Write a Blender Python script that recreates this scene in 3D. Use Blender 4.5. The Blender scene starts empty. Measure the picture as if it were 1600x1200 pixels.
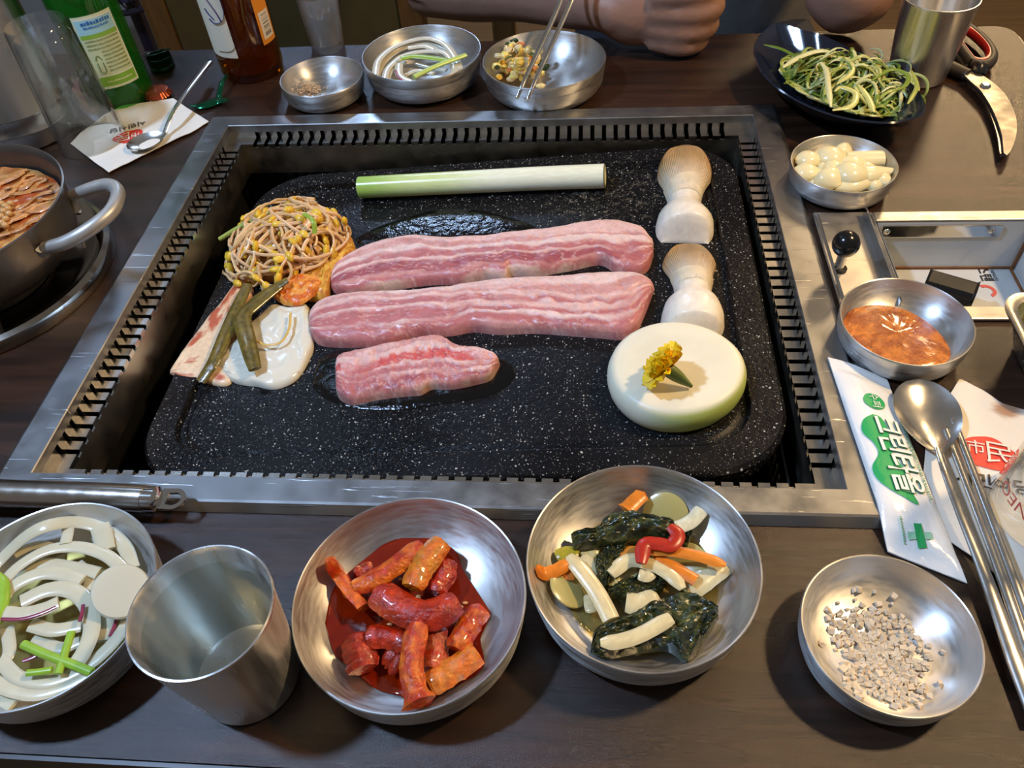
import bpy, bmesh, math, random
import numpy as np
from mathutils import Vector, Matrix

# ------------------------------------------------------------------ camera, world, lights, exposure
SC = bpy.context.scene
COL = SC.collection
ZT, ZR = 0.75, 0.757                       # table top, top of the steel grill rim
CAM = np.array([0.09987201, -0.48511327, 1.157])
RT = np.array([[0.9958230396, 0.0673883942, -0.0616058282],
               [0.0092903922, -0.7460146867, -0.6658646829],
               [-0.0908304044, 0.6625110502, -0.7435246775]])   # rows: right, down, forward
FPX = 1253.07
cd = bpy.data.cameras.new('camera'); cam = bpy.data.objects.new('camera', cd); COL.objects.link(cam)
cd.sensor_fit = 'HORIZONTAL'; cd.sensor_width = 36.0; cd.lens = FPX * 36.0 / 1600.0
cd.clip_start = 0.02; cd.clip_end = 40
m3 = Matrix((RT[0], -RT[1], -RT[2])).transposed()
cam.matrix_world = Matrix.Translation(CAM) @ m3.to_4x4()
SC.camera = cam
SC.view_settings.view_transform = 'Standard'
SC.view_settings.look = 'None'
SC.view_settings.gamma = 1.0
SC.view_settings.use_curve_mapping = False
SC.view_settings.exposure = -0.18
SC.cycles.sample_clamp_indirect = 4.0
SC.cycles.max_bounces = 10
SC.cycles.transparent_max_bounces = 12
SC.cycles.use_denoising = True

W = bpy.data.worlds.new('World'); SC.world = W; W.use_nodes = True
W.node_tree.nodes['Background'].inputs[0].default_value = (0.80, 0.76, 0.72, 1)
W.node_tree.nodes['Background'].inputs[1].default_value = 0.21

def lamp(name, loc, target, radius, power, color, spread=3.1416):
    d = bpy.data.lights.new(name, 'AREA'); d.shape = 'DISK'; d.size = radius * 2
    d.energy = power; d.color = color; d.spread = spread
    o = bpy.data.objects.new(name, d); COL.objects.link(o)
    o.location = loc
    o.rotation_euler = (Vector(target) - Vector(loc)).to_track_quat('-Z', 'Y').to_euler()
    return o
COOL, WARM = (0.46, 0.66, 1.0), (1.0, 0.68, 0.35)
lamp('cool_downlight', (-0.66, -0.27, 1.95), (-0.1, -0.12, 0.75), 0.05, 20.0, COOL)
lamp('cool_downlight_second', (-0.95, 0.90, 1.95), (-0.1, 0.0, 0.75), 0.09, 1.4, COOL)
lamp('cool_downlight_third', (-1.30, 1.65, 1.95), (-0.2, 0.1, 0.75), 0.11, 12.0, COOL)
lamp('cool_downlight_fourth', (-0.65, 2.30, 1.95), (-0.1, 0.1, 0.75), 0.11, 10.0, COOL)
lamp('warm_downlight', (0.90, 0.00, 1.85), (0.2, -0.10, 0.75), 0.05, 16.0, WARM)
lamp('warm_downlight_second', (1.10, 1.00, 1.90), (0.3, 0.0, 0.75), 0.09, 2.2, WARM)
lamp('warm_downlight_third', (1.40, 2.20, 1.90), (0.4, 0.1, 0.75), 0.13, 27.0, WARM)
lamp('warm_downlight_fourth', (0.70, 1.70, 2.00), (0.3, 0.0, 0.75), 0.10, 0.5, WARM)

# ------------------------------------------------------------------ helpers
rng = random.Random(7)
nrs = np.random.RandomState(11)
R3 = lambda a, b: rng.uniform(a, b)

def lin(r, g, b):
    f = lambda c: (c / 255 / 12.92) if c / 255 <= 0.04045 else ((c / 255 + 0.055) / 1.055) ** 2.4
    return (f(r), f(g), f(b))

def ray(u, v):
    return RT.T @ np.array([(u - 800.0) / FPX, (v - 600.0) / FPX, 1.0])
def at(u, v, z=ZT):                        # point of the horizontal plane z that the photograph shows at (u, v)
    d = ray(u, v); return CAM + (z - CAM[2]) / d[2] * d
PK, PZ = 0.067, 0.7265                      # the stone griddle slopes down to the left to drain the fat
def plz(x): return PZ - 0.0035 + PK * x
def pl(u, v, h=0.0):
    d = ray(u, v); t = (PZ - 0.0035 + h + PK * CAM[0] - CAM[2]) / (d[2] - PK * d[0]); return CAM + t * d
def stand(u, v, r, z=ZT):                   # centre of a round base of radius r whose nearest point is seen at (u, v)
    p = at(u, v, z); d = p[:2] - CAM[:2]; d = d / np.linalg.norm(d); return np.array([p[0] + d[0] * r, p[1] + d[1] * r, z])
def zoomed(ox, oy, s):
    return lambda pts: [(ox + x / s, oy + y / s) for x, y in pts]

def vnoise(x, y, seed=0):
    x = np.asarray(x, float); y = np.asarray(y, float)
    xi = np.floor(x).astype(np.int64); yi = np.floor(y).astype(np.int64)
    fx = x - xi; fy = y - yi
    fx = fx * fx * (3 - 2 * fx); fy = fy * fy * (3 - 2 * fy)
    def h(a, b):
        n = (a * 374761393 + b * 668265263 + seed * 1442695041) & 0x7fffffff
        n = ((n ^ (n >> 13)) * 1274126177) & 0x7fffffff
        return ((n ^ (n >> 16)) & 0xffff) / 65535.0
    return (h(xi, yi) * (1 - fx) + h(xi + 1, yi) * fx) * (1 - fy) + (h(xi, yi + 1) * (1 - fx) + h(xi + 1, yi + 1) * fx) * fy
def fbm(x, y, seed=0, oct=4):
    s, a, t = 0, 0.5, 0
    for k in range(oct):
        s = s + a * vnoise(np.asarray(x) * 2 ** k, np.asarray(y) * 2 ** k, seed + 17 * k); t += a; a *= 0.55
    return s / t
def smooth(x, a, b):
    t = np.clip((x - a) / (b - a), 0, 1); return t * t * (3 - 2 * t)

def spl(pts, n=24):
    P = np.array(pts, float)
    if len(P) == 2: return P[0] + (P[1] - P[0]) * np.linspace(0, 1, n)[:, None]
    Q = np.vstack([2 * P[0] - P[1], P, 2 * P[-1] - P[-2]])
    seg = np.linalg.norm(np.diff(P, axis=0), axis=1); cum = np.r_[0, np.cumsum(seg)] / seg.sum()
    out = []
    for t in np.linspace(0, 1, n):
        i = min(max(np.searchsorted(cum, t) - 1, 0), len(P) - 2)
        u = (t - cum[i]) / max(cum[i + 1] - cum[i], 1e-9)
        a, b, c, d = Q[i], Q[i + 1], Q[i + 2], Q[i + 3]
        out.append(0.5 * (2 * b + (c - a) * u + (2 * a - 5 * b + 4 * c - d) * u * u + (3 * b - a - 3 * c + d) * u ** 3))
    return np.array(out)
def polyl(pts, n=24):                       # straight-segment resampling
    P = np.array(pts, float); seg = np.linalg.norm(np.diff(P, axis=0), axis=1); cum = np.r_[0, np.cumsum(seg)] / seg.sum()
    t = np.linspace(0, 1, n); return np.stack([np.interp(t, cum, P[:, k]) for k in range(P.shape[1])], 1)

class MB:
    def __init__(s): s.v, s.f, s.c, s.m, s.n = [], [], [], [], 0
    def add(s, V, F, col=None, mi=0):
        V = np.asarray(V, float).reshape(-1, 3); b = s.n
        s.v.append(V); s.f += [tuple(b + i for i in f) for f in F]; s.m += [mi] * len(F); s.n += len(V)
        if col is None: col = (1, 1, 1)
        c = np.asarray(col, float)
        s.c.append(np.broadcast_to(c, (len(V), 3)) if c.ndim == 1 else c.reshape(-1, 3))
        return s
    def grid(s, G, col=None, mi=0, wrap_u=False, wrap_v=False, flip=False):
        G = np.asarray(G, float); nu, nv = G.shape[:2]; F = []
        for i in range(nu if wrap_u else nu - 1):
            for j in range(nv if wrap_v else nv - 1):
                a, b, c, d = i * nv + j, ((i + 1) % nu) * nv + j, ((i + 1) % nu) * nv + (j + 1) % nv, i * nv + (j + 1) % nv
                F.append((a, d, c, b) if flip else (a, b, c, d))
        return s.add(G.reshape(-1, 3), F, col, mi)
    def box(s, lo, hi, col=None, mi=0, rz=0.0):
        x0, y0, z0 = lo; x1, y1, z1 = hi
        V = np.array([(x0, y0, z0), (x1, y0, z0), (x1, y1, z0), (x0, y1, z0), (x0, y0, z1), (x1, y0, z1), (x1, y1, z1), (x0, y1, z1)], float)
        if rz:
            c = V.mean(0); R = np.array([[math.cos(rz), -math.sin(rz), 0], [math.sin(rz), math.cos(rz), 0], [0, 0, 1]]); V = (V - c) @ R.T + c
        return s.add(V, [(3, 2, 1, 0), (4, 5, 6, 7), (0, 1, 5, 4), (1, 2, 6, 5), (2, 3, 7, 6), (3, 0, 4, 7)], col, mi)
    def lathe(s, prof, center=(0, 0, 0), n=48, col=None, mi=0, axis=None, closed=False):
        P = np.array(prof, float); c = np.array(center, float); a = np.linspace(0, 2 * np.pi, n, endpoint=False)
        G = np.stack([np.stack([np.outer(P[:, 0], np.cos(a)), np.outer(P[:, 0], np.sin(a)), np.repeat(P[:, 1:2], n, 1)], -1)], 0)[0]
        if axis is not None:
            q = Vector((0, 0, 1)).rotation_difference(Vector(axis)).to_matrix(); G = G @ np.array(q).T
        if col is not None and np.asarray(col).ndim == 2: col = np.repeat(np.asarray(col)[:, None, :], n, 1)
        return s.grid(G + c, col, mi, wrap_v=True, wrap_u=closed, flip=True)
    def tube(s, path, rad, n=8, flat=1.0, up=(0, 0, 1), col=None, mi=0, caps=True):
        P = np.array(path, float); m = len(P); rad = np.broadcast_to(np.asarray(rad, float), (m,))
        T = np.gradient(P, axis=0); T /= np.linalg.norm(T, axis=1)[:, None] + 1e-12
        u = np.array(up, float); u = u - T[0] * (u @ T[0])
        if np.linalg.norm(u) < 1e-6: u = np.cross(T[0], (1, 0, 0.3))
        u /= np.linalg.norm(u); G = []; a = np.linspace(0, 2 * np.pi, n, endpoint=False)
        for i in range(m):
            u = u - T[i] * (u @ T[i]); u /= np.linalg.norm(u) + 1e-12; w = np.cross(T[i], u)
            G.append(P[i] + rad[i] * (np.cos(a)[:, None] * w + flat * np.sin(a)[:, None] * u))
        if col is not None and np.asarray(col).ndim == 2 and len(col) == m: col = np.repeat(np.asarray(col)[:, None, :], n, 1)
        b = s.n; s.grid(np.array(G), col, mi, wrap_v=True)
        if caps:
            s.f += [tuple(b + k for k in range(n))[::-1], tuple(b + (m - 1) * n + k for k in range(n))]; s.m += [mi, mi]
        return s
    def prism(s, poly, z0, z1, col=None, mi=0):          # upright prism on an xy outline
        P = np.array(poly, float)[:, :2]
        area = np.sum(P[:, 0] * np.roll(P[:, 1], -1) - np.roll(P[:, 0], -1) * P[:, 1])
        if area < 0: P = P[::-1]
        n = len(P); V = np.vstack([np.c_[P, np.full(n, z0)], np.c_[P, np.full(n, z1)]])
        F = [tuple(range(n))[::-1], tuple(range(n, 2 * n))] + [(i, (i + 1) % n, n + (i + 1) % n, n + i) for i in range(n)]
        return s.add(V, F, col, mi)
    def solid(s, top, bot, ctop=None, cbot=None, mi=0):   # closed slab between two equal grids
        nu, nv = top.shape[:2]
        cb = cbot if cbot is not None else ctop
        b = s.n; s.grid(top, ctop, mi, flip=False); b2 = s.n; s.grid(bot, cb, mi, flip=True)
        ring = [(i, 0) for i in range(nu)] + [(nu - 1, j) for j in range(1, nv)] + [(i, nv - 1) for i in range(nu - 2, -1, -1)] + [(0, j) for j in range(nv - 2, 0, -1)]
        k = [i * nv + j for i, j in ring]
        for q in range(len(k)):
            a, c = k[q], k[(q + 1) % len(k)]
            s.f.append((b + a, b2 + a, b2 + c, b + c)); s.m.append(mi)
        return s
    def blob(s, c, r, seed=0, amp=0.12, n=(14, 10), col=None, rot=None, mi=0, freq=2.0):
        u = np.linspace(0, 2 * np.pi, n[0], endpoint=False); v = np.linspace(0.02, np.pi - 0.02, n[1])
        V, U = np.meshgrid(v, u, indexing='ij'); d = np.stack([np.sin(V) * np.cos(U), np.sin(V) * np.sin(U), np.cos(V)], -1)
        k = 1 + amp * 2 * (fbm(d[..., 0] * freq + 5 + seed * 3.1, d[..., 1] * freq + d[..., 2] * freq * 1.3 + 9, seed, 3) - 0.5)
        G = d * k[..., None] * np.array(r)
        if rot is not None: G = G @ np.array(rot).T
        b = s.n; s.grid(G + np.array(c), col, mi, wrap_v=True, flip=True)
        s.f += [tuple(b + q for q in range(n[0])), tuple(b + (n[1] - 1) * n[0] + q for q in range(n[0]))[::-1]]; s.m += [mi, mi]
        return s

ORG = {}
def build(name, mb, mats, parent=None, loc=None, smooth=True, kind=None, bevel=0.0, auto=True):
    V = np.vstack(mb.v)
    par = np.array(ORG[parent.name]) if parent is not None else np.zeros(3)
    if loc is None:
        loc = par if parent is not None else np.array([*(V[:, :2].min(0) + V[:, :2].max(0)) / 2, V[:, 2].min()])
    loc = np.array(loc, float)
    me = bpy.data.meshes.new(name); me.from_pydata((V - loc).tolist(), [], mb.f)
    ca = me.color_attributes.new('Col', 'FLOAT_COLOR', 'POINT')
    ca.data.foreach_set('color', np.c_[np.vstack(mb.c), np.ones(len(V))].astype(np.float32).ravel())
    mats = mats if isinstance(mats, (list, tuple)) else [mats]
    for m in mats: me.materials.append(m)
    if len(mats) > 1: me.polygons.foreach_set('material_index', mb.m)
    if smooth:
        me.polygons.foreach_set('use_smooth', [True] * len(me.polygons))
        if auto: me.set_sharp_from_angle(angle=math.radians(42))
    me.update()
    o = bpy.data.objects.new(name, me); COL.objects.link(o)
    if parent is not None: o.parent = parent
    o.location = loc - par; ORG[o.name] = tuple(loc)
    if kind: o['kind'] = kind
    if bevel:
        b = o.modifiers.new('bevel', 'BEVEL'); b.width = bevel; b.segments = 2; b.limit_method = 'ANGLE'; b.angle_limit = math.radians(40)
    return o
def tag(o, label, cat=None, group=None):
    o['label'] = label
    if cat: o['category'] = cat
    if group: o['group'] = group
    return o
def thing(name, label, cat, loc, group=None):
    o = bpy.data.objects.new(name, None); COL.objects.link(o); o.location = loc; o.empty_display_size = 0.02
    ORG[o.name] = tuple(float(x) for x in loc); return tag(o, label, cat, group)

# ------------------------------------------------------------------ materials
MATS = {}
def mat(name, color=(0.8, 0.8, 0.8), rough=0.5, metal=0.0, vcol=False, **kw):
    if name in MATS: return MATS[name]
    m = bpy.data.materials.new(name); m.use_nodes = True; nt = m.node_tree; p = nt.nodes['Principled BSDF']
    p.inputs['Base Color'].default_value = (*color, 1); p.inputs['Roughness'].default_value = rough; p.inputs['Metallic'].default_value = metal
    for k, v in kw.items():
        key = {'trans': 'Transmission Weight', 'ior': 'IOR', 'coat': 'Coat Weight', 'coat_rough': 'Coat Roughness', 'sss': 'Subsurface Weight',
               'emit': 'Emission Strength', 'alpha': 'Alpha', 'spec': 'Specular IOR Level', 'aniso': 'Anisotropic'}.get(k)
        if key: p.inputs[key].default_value = v
    if 'sss' in kw:
        p.inputs['Subsurface Radius'].default_value = kw.get('sss_r', (1.0, 0.5, 0.3)); p.inputs['Subsurface Scale'].default_value = kw.get('sss_s', 0.004)
    N, L = nt.nodes, nt.links
    tc = N.new('ShaderNodeTexCoord'); base = None
    if vcol:
        a = N.new('ShaderNodeAttribute'); a.attribute_name = 'Col'; base = a.outputs['Color']
    if 'grain' in kw:                        # (scale, amount) brightness variation
        sc, amt = kw['grain'][:2]; st = kw['grain'][2] if len(kw['grain']) > 2 else (1, 1, 1)
        mp = N.new('ShaderNodeMapping'); mp.inputs['Scale'].default_value = st; L.new(tc.outputs['Object'], mp.inputs[0])
        nz = N.new('ShaderNodeTexNoise'); nz.inputs['Scale'].default_value = sc; nz.inputs['Detail'].default_value = 6; L.new(mp.outputs[0], nz.inputs['Vector'])
        mr = N.new('ShaderNodeMapRange'); mr.inputs[1].default_value = 0.3; mr.inputs[2].default_value = 0.7; mr.inputs[3].default_value = 1 - amt; mr.inputs[4].default_value = 1 + amt
        L.new(nz.outputs['Fac'], mr.inputs[0])
        mx = N.new('ShaderNodeVectorMath'); mx.operation = 'SCALE'
        if base is None: mx.inputs[0].default_value = color
        else: L.new(base, mx.inputs[0])
        L.new(mr.outputs[0], mx.inputs['Scale']); base = mx.outputs[0]
    if base is not None: L.new(base, p.inputs['Base Color'])
    if 'bump' in kw:                         # (scale, strength, distance)
        sc, stg, dist = kw['bump'][:3]; st = kw['bump'][3] if len(kw['bump']) > 3 else (1, 1, 1)
        mp = N.new('ShaderNodeMapping'); mp.inputs['Scale'].default_value = st; L.new(tc.outputs['Object'], mp.inputs[0])
        nz = N.new('ShaderNodeTexNoise'); nz.inputs['Scale'].default_value = sc; nz.inputs['Detail'].default_value = 5; L.new(mp.outputs[0], nz.inputs['Vector'])
        bp = N.new('ShaderNodeBump'); bp.inputs['Strength'].default_value = stg; bp.inputs['Distance'].default_value = dist
        L.new(nz.outputs['Fac'], bp.inputs['Height']); L.new(bp.outputs[0], p.inputs['Normal'])
    if 'rvar' in kw:                         # (scale, lo, hi) roughness variation
        sc, lo, hi = kw['rvar'][:3]; st = kw['rvar'][3] if len(kw['rvar']) > 3 else (1, 1, 1)
        mp = N.new('ShaderNodeMapping'); mp.inputs['Scale'].default_value = st; L.new(tc.outputs['Object'], mp.inputs[0])
        nz = N.new('ShaderNodeTexNoise'); nz.inputs['Scale'].default_value = sc; nz.inputs['Detail'].default_value = 5; L.new(mp.outputs[0], nz.inputs['Vector'])
        mr = N.new('ShaderNodeMapRange'); mr.inputs[1].default_value = 0.35; mr.inputs[2].default_value = 0.65; mr.inputs[3].default_value = lo; mr.inputs[4].default_value = hi
        L.new(nz.outputs['Fac'], mr.inputs[0]); L.new(mr.outputs[0], p.inputs['Roughness'])
    MATS[name] = m; return m

def wood_table():
    m = mat('table_laminate', rough=0.25, spec=0.46); nt = m.node_tree; N, L = nt.nodes, nt.links; p = N['Principled BSDF']
    tc = N.new('ShaderNodeTexCoord'); mp = N.new('ShaderNodeMapping'); mp.inputs['Scale'].default_value = (2.2, 26, 26); L.new(tc.outputs['Object'], mp.inputs[0])
    n1 = N.new('ShaderNodeTexNoise'); n1.inputs['Scale'].default_value = 2.6; n1.inputs['Detail'].default_value = 7; n1.inputs['Distortion'].default_value = 0.5; L.new(mp.outputs[0], n1.inputs['Vector'])
    cr = N.new('ShaderNodeValToRGB'); cr.color_ramp.elements[0].position = 0.30; cr.color_ramp.elements[1].position = 0.72
    cr.color_ramp.elements[0].color = (*lin(22, 13, 8), 1); cr.color_ramp.elements[1].color = (*lin(60, 39, 27), 1); L.new(n1.outputs['Fac'], cr.inputs[0]); L.new(cr.outputs[0], p.inputs['Base Color'])
    n2 = N.new('ShaderNodeTexNoise'); n2.inputs['Scale'].default_value = 2600; n2.inputs['Detail'].default_value = 2; L.new(tc.outputs['Object'], n2.inputs['Vector'])
    bp = N.new('ShaderNodeBump'); bp.inputs['Strength'].default_value = 0.35; bp.inputs['Distance'].default_value = 0.0006; L.new(n2.outputs['Fac'], bp.inputs['Height']); L.new(bp.outputs[0], p.inputs['Normal'])
    return m
def steel(name, rough=0.28, tint=(0.60, 0.59, 0.57), scratch=0.0, st=(1, 1, 1), sc=60, aniso=0.0):
    m = mat(name, tint, rough, 1.0); nt = m.node_tree; N, L = nt.nodes, nt.links; p = N['Principled BSDF']
    if aniso:
        tg = N.new('ShaderNodeTangent'); tg.direction_type = 'RADIAL'; tg.axis = 'Z'; L.new(tg.outputs[0], p.inputs['Tangent']); p.inputs['Anisotropic'].default_value = aniso; p.inputs['Anisotropic Rotation'].default_value = 0.25
    tc = N.new('ShaderNodeTexCoord'); mp = N.new('ShaderNodeMapping'); mp.inputs['Scale'].default_value = st; L.new(tc.outputs['Object'], mp.inputs[0])
    n1 = N.new('ShaderNodeTexNoise'); n1.inputs['Scale'].default_value = sc; n1.inputs['Detail'].default_value = 6; L.new(mp.outputs[0], n1.inputs['Vector'])
    mr = N.new('ShaderNodeMapRange'); mr.inputs[1].default_value = 0.3; mr.inputs[2].default_value = 0.7; mr.inputs[3].default_value = rough * 0.8; mr.inputs[4].default_value = rough * 1.25
    L.new(n1.outputs['Fac'], mr.inputs[0]); L.new(mr.outputs[0], p.inputs['Roughness'])
    if scratch:
        hs = []
        for k, rz in enumerate((0.6, -0.45, 1.2)):
            q = N.new('ShaderNodeMapping'); q.inputs['Rotation'].default_value = (0, 0, rz); q.inputs['Scale'].default_value = (18, 420, 18); L.new(tc.outputs['Object'], q.inputs[0])
            z = N.new('ShaderNodeTexNoise'); z.inputs['Scale'].default_value = 1.0; z.inputs['Detail'].default_value = 2; L.new(q.outputs[0], z.inputs['Vector'])
            c = N.new('ShaderNodeMapRange'); c.inputs[1].default_value = 0.70; c.inputs[2].default_value = 0.76; L.new(z.outputs['Fac'], c.inputs[0]); hs.append(c.outputs[0])
        a = N.new('ShaderNodeMath'); a.operation = 'MAXIMUM'; L.new(hs[0], a.inputs[0]); L.new(hs[1], a.inputs[1])
        b = N.new('ShaderNodeMath'); b.operation = 'MAXIMUM'; L.new(a.outputs[0], b.inputs[0]); L.new(hs[2], b.inputs[1])
        bp = N.new('ShaderNodeBump'); bp.inputs['Strength'].default_value = scratch; bp.inputs['Distance'].default_value = 0.0005; L.new(b.outputs[0], bp.inputs['Height']); L.new(bp.outputs[0], p.inputs['Normal'])
    return m
def stone():
    m = mat('speckled_stone', rough=0.3, spec=0.24); nt = m.node_tree; N, L = nt.nodes, nt.links; p = N['Principled BSDF']
    tc = N.new('ShaderNodeTexCoord'); O = tc.outputs['Object']; masks = []
    for sc, hi, seed in ((430, 0.125, 0), (230, 0.085, 3), (900, 0.15, 7)):
        mp = N.new('ShaderNodeMapping'); mp.inputs['Location'].default_value = (seed, seed * 2, 0); L.new(O, mp.inputs[0])
        dn = N.new('ShaderNodeTexNoise'); dn.inputs['Scale'].default_value = sc * 1.5; L.new(mp.outputs[0], dn.inputs['Vector'])
        ad = N.new('ShaderNodeVectorMath'); ad.operation = 'SCALE'; ad.inputs['Scale'].default_value = 0.8 / sc; L.new(dn.outputs['Color'], ad.inputs[0])
        a2 = N.new('ShaderNodeVectorMath'); L.new(mp.outputs[0], a2.inputs[0]); L.new(ad.outputs[0], a2.inputs[1])
        vo = N.new('ShaderNodeTexVoronoi'); vo.inputs['Scale'].default_value = sc; L.new(a2.outputs[0], vo.inputs['Vector'])
        wn = N.new('ShaderNodeSeparateColor'); L.new(vo.outputs['Color'], wn.inputs[0])
        r = N.new('ShaderNodeMapRange'); r.inputs[1].default_value = 0.55; r.inputs[2].default_value = 1.0; r.inputs[3].default_value = 0.0; r.inputs[4].default_value = hi * 2.2; L.new(wn.outputs[0], r.inputs[0])
        lt = N.new('ShaderNodeMath'); lt.operation = 'LESS_THAN'; L.new(vo.outputs['Distance'], lt.inputs[0]); L.new(r.outputs[0], lt.inputs[1]); masks.append(lt.outputs[0])
    mx = N.new('ShaderNodeMath'); mx.operation = 'MAXIMUM'; L.new(masks[0], mx.inputs[0]); L.new(masks[1], mx.inputs[1])
    ml = N.new('ShaderNodeMath'); ml.operation = 'MULTIPLY'; ml.inputs[1].default_value = 0.5; L.new(masks[2], ml.inputs[0])
    m2 = N.new('ShaderNodeMath'); m2.operation = 'MAXIMUM'; L.new(mx.outputs[0], m2.inputs[0]); L.new(ml.outputs[0], m2.inputs[1])
    # dried salty film near the leek's white end
    ds = N.new('ShaderNodeVectorMath'); ds.operation = 'DISTANCE'; ds.inputs[1].default_value = (0.120, 0.118, 0.0); L.new(O, ds.inputs[0])
    dr = N.new('ShaderNodeMapRange'); dr.inputs[1].default_value = 0.075; dr.inputs[2].default_value = 0.02; dr.inputs[3].default_value = 0; dr.inputs[4].default_value = 1; L.new(ds.outputs['Value'], dr.inputs[0])
    nz = N.new('ShaderNodeTexNoise'); nz.inputs['Scale'].default_value = 190; nz.inputs['Detail'].default_value = 8; nz.inputs['Roughness'].default_value = 0.75; L.new(O, nz.inputs['Vector'])
    nr = N.new('ShaderNodeMapRange'); nr.inputs[1].default_value = 0.53; nr.inputs[2].default_value = 0.66; L.new(nz.outputs['Fac'], nr.inputs[0])
    fm = N.new('ShaderNodeMath'); fm.operation = 'MULTIPLY'; L.new(dr.outputs[0], fm.inputs[0]); L.new(nr.outputs[0], fm.inputs[1])
    c1 = N.new('ShaderNodeMix'); c1.data_type = 'RGBA'; c1.inputs[6].default_value = (*lin(13, 13, 15), 1); c1.inputs[7].default_value = (*lin(170, 168, 162), 1); L.new(m2.outputs[0], c1.inputs[0])
    c2 = N.new('ShaderNodeMix'); c2.data_type = 'RGBA'; c2.inputs[7].default_value = (*lin(140, 132, 115), 1); L.new(c1.outputs[2], c2.inputs[6])
    f2 = N.new('ShaderNodeMath'); f2.operation = 'MULTIPLY'; f2.inputs[1].default_value = 0.75; L.new(fm.outputs[0], f2.inputs[0]); L.new(f2.outputs[0], c2.inputs[0])
    L.new(c2.outputs[2], p.inputs['Base Color'])
    rn = N.new('ShaderNodeTexNoise'); rn.inputs['Scale'].default_value = 9; rn.inputs['Detail'].default_value = 4; L.new(O, rn.inputs['Vector'])
    rr = N.new('ShaderNodeMapRange'); rr.inputs[1].default_value = 0.4; rr.inputs[2].default_value = 0.6; rr.inputs[3].default_value = 0.22; rr.inputs[4].default_value = 0.42; L.new(rn.outputs['Fac'], rr.inputs[0]); L.new(rr.outputs[0], p.inputs['Roughness'])
    bn = N.new('ShaderNodeTexNoise'); bn.inputs['Scale'].default_value = 320; bn.inputs['Detail'].default_value = 4; L.new(O, bn.inputs['Vector'])
    bp = N.new('ShaderNodeBump'); bp.inputs['Strength'].default_value = 0.35; bp.inputs['Distance'].default_value = 0.0015; L.new(bn.outputs['Fac'], bp.inputs['Height']); L.new(bp.outputs[0], p.inputs['Normal'])
    return m

M_TABLE = wood_table(); M_STONE = stone()
M_RIM = steel('rim_steel', 0.36, (0.34, 0.34, 0.34), 0.5)
M_BOWL = steel('bowl_steel', 0.40, (0.60, 0.59, 0.57), 0.0, (1, 1, 6), 90, 0.75)
M_CUP = steel('cup_steel', 0.30, (0.80, 0.79, 0.77), 0.0, (1, 1, 0.05), 160, 0.8)
M_CHROME = steel('polished_steel', 0.10, (0.68, 0.67, 0.66))
M_CUTLERY = steel('cutlery_steel', 0.22, (0.72, 0.70, 0.66))
M_JUG = steel('jug_steel', 0.30, (0.55, 0.52, 0.48), 0.0, (1, 1, 0.05), 90)
M_BLACK = mat('soot_black', lin(14, 13, 13), 0.55)
M_BLKP = mat('black_plastic', lin(18, 18, 19), 0.18)
M_RUBBER = mat('grey_rubber', lin(48, 44, 42), 0.55)
M_REDP = mat('red_plastic', lin(190, 45, 38), 0.4)
M_POT = mat('pot_aluminium', lin(108, 100, 92), 0.38, 0.85, grain=(40, 0.15))
M_FOOD = mat('moist_food', rough=0.32, vcol=True, sss=0.25, sss_s=0.003, grain=(300, 0.10), bump=(350, 0.25, 0.0008))
M_MEAT = mat('raw_pork', rough=0.30, vcol=True, sss=0.25, sss_s=0.003, sss_r=(1.0, 0.35, 0.25), grain=(420, 0.09), bump=(260, 0.35, 0.0012), rvar=(120, 0.28, 0.52))
M_ONION = mat('onion_flesh', rough=0.22, vcol=True, sss=0.35, sss_s=0.005, sss_r=(1, 0.9, 0.7), coat=0.3, bump=(180, 0.1, 0.0006))
M_GLAZE = mat('chili_glaze', rough=0.24, vcol=True, coat=0.35, coat_rough=0.1, grain=(260, 0.28), bump=(420, 0.7, 0.0018))
M_LEAF = mat('pickled_leaf', rough=0.24, vcol=True, coat=0.4, coat_rough=0.12, grain=(240, 0.3), bump=(170, 0.6, 0.0022))
M_VEG = mat('fresh_vegetable', rough=0.3, vcol=True, sss=0.15, sss_s=0.002, grain=(160, 0.08))
M_DRY = mat('matt_surface', rough=0.6, vcol=True, grain=(120, 0.06), bump=(220, 0.15, 0.0006))
M_PAPER = mat('paper_napkin', rough=0.85, vcol=True, bump=(130, 0.35, 0.0012), sss=0.1, sss_s=0.002)
M_FILM = mat('white_plastic_film', lin(240, 240, 236), 0.22, coat=0.4, bump=(70, 0.4, 0.0022))
M_SALT = mat('coarse_salt', lin(214, 196, 168), 0.5, sss=0.2, sss_s=0.002)
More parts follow.
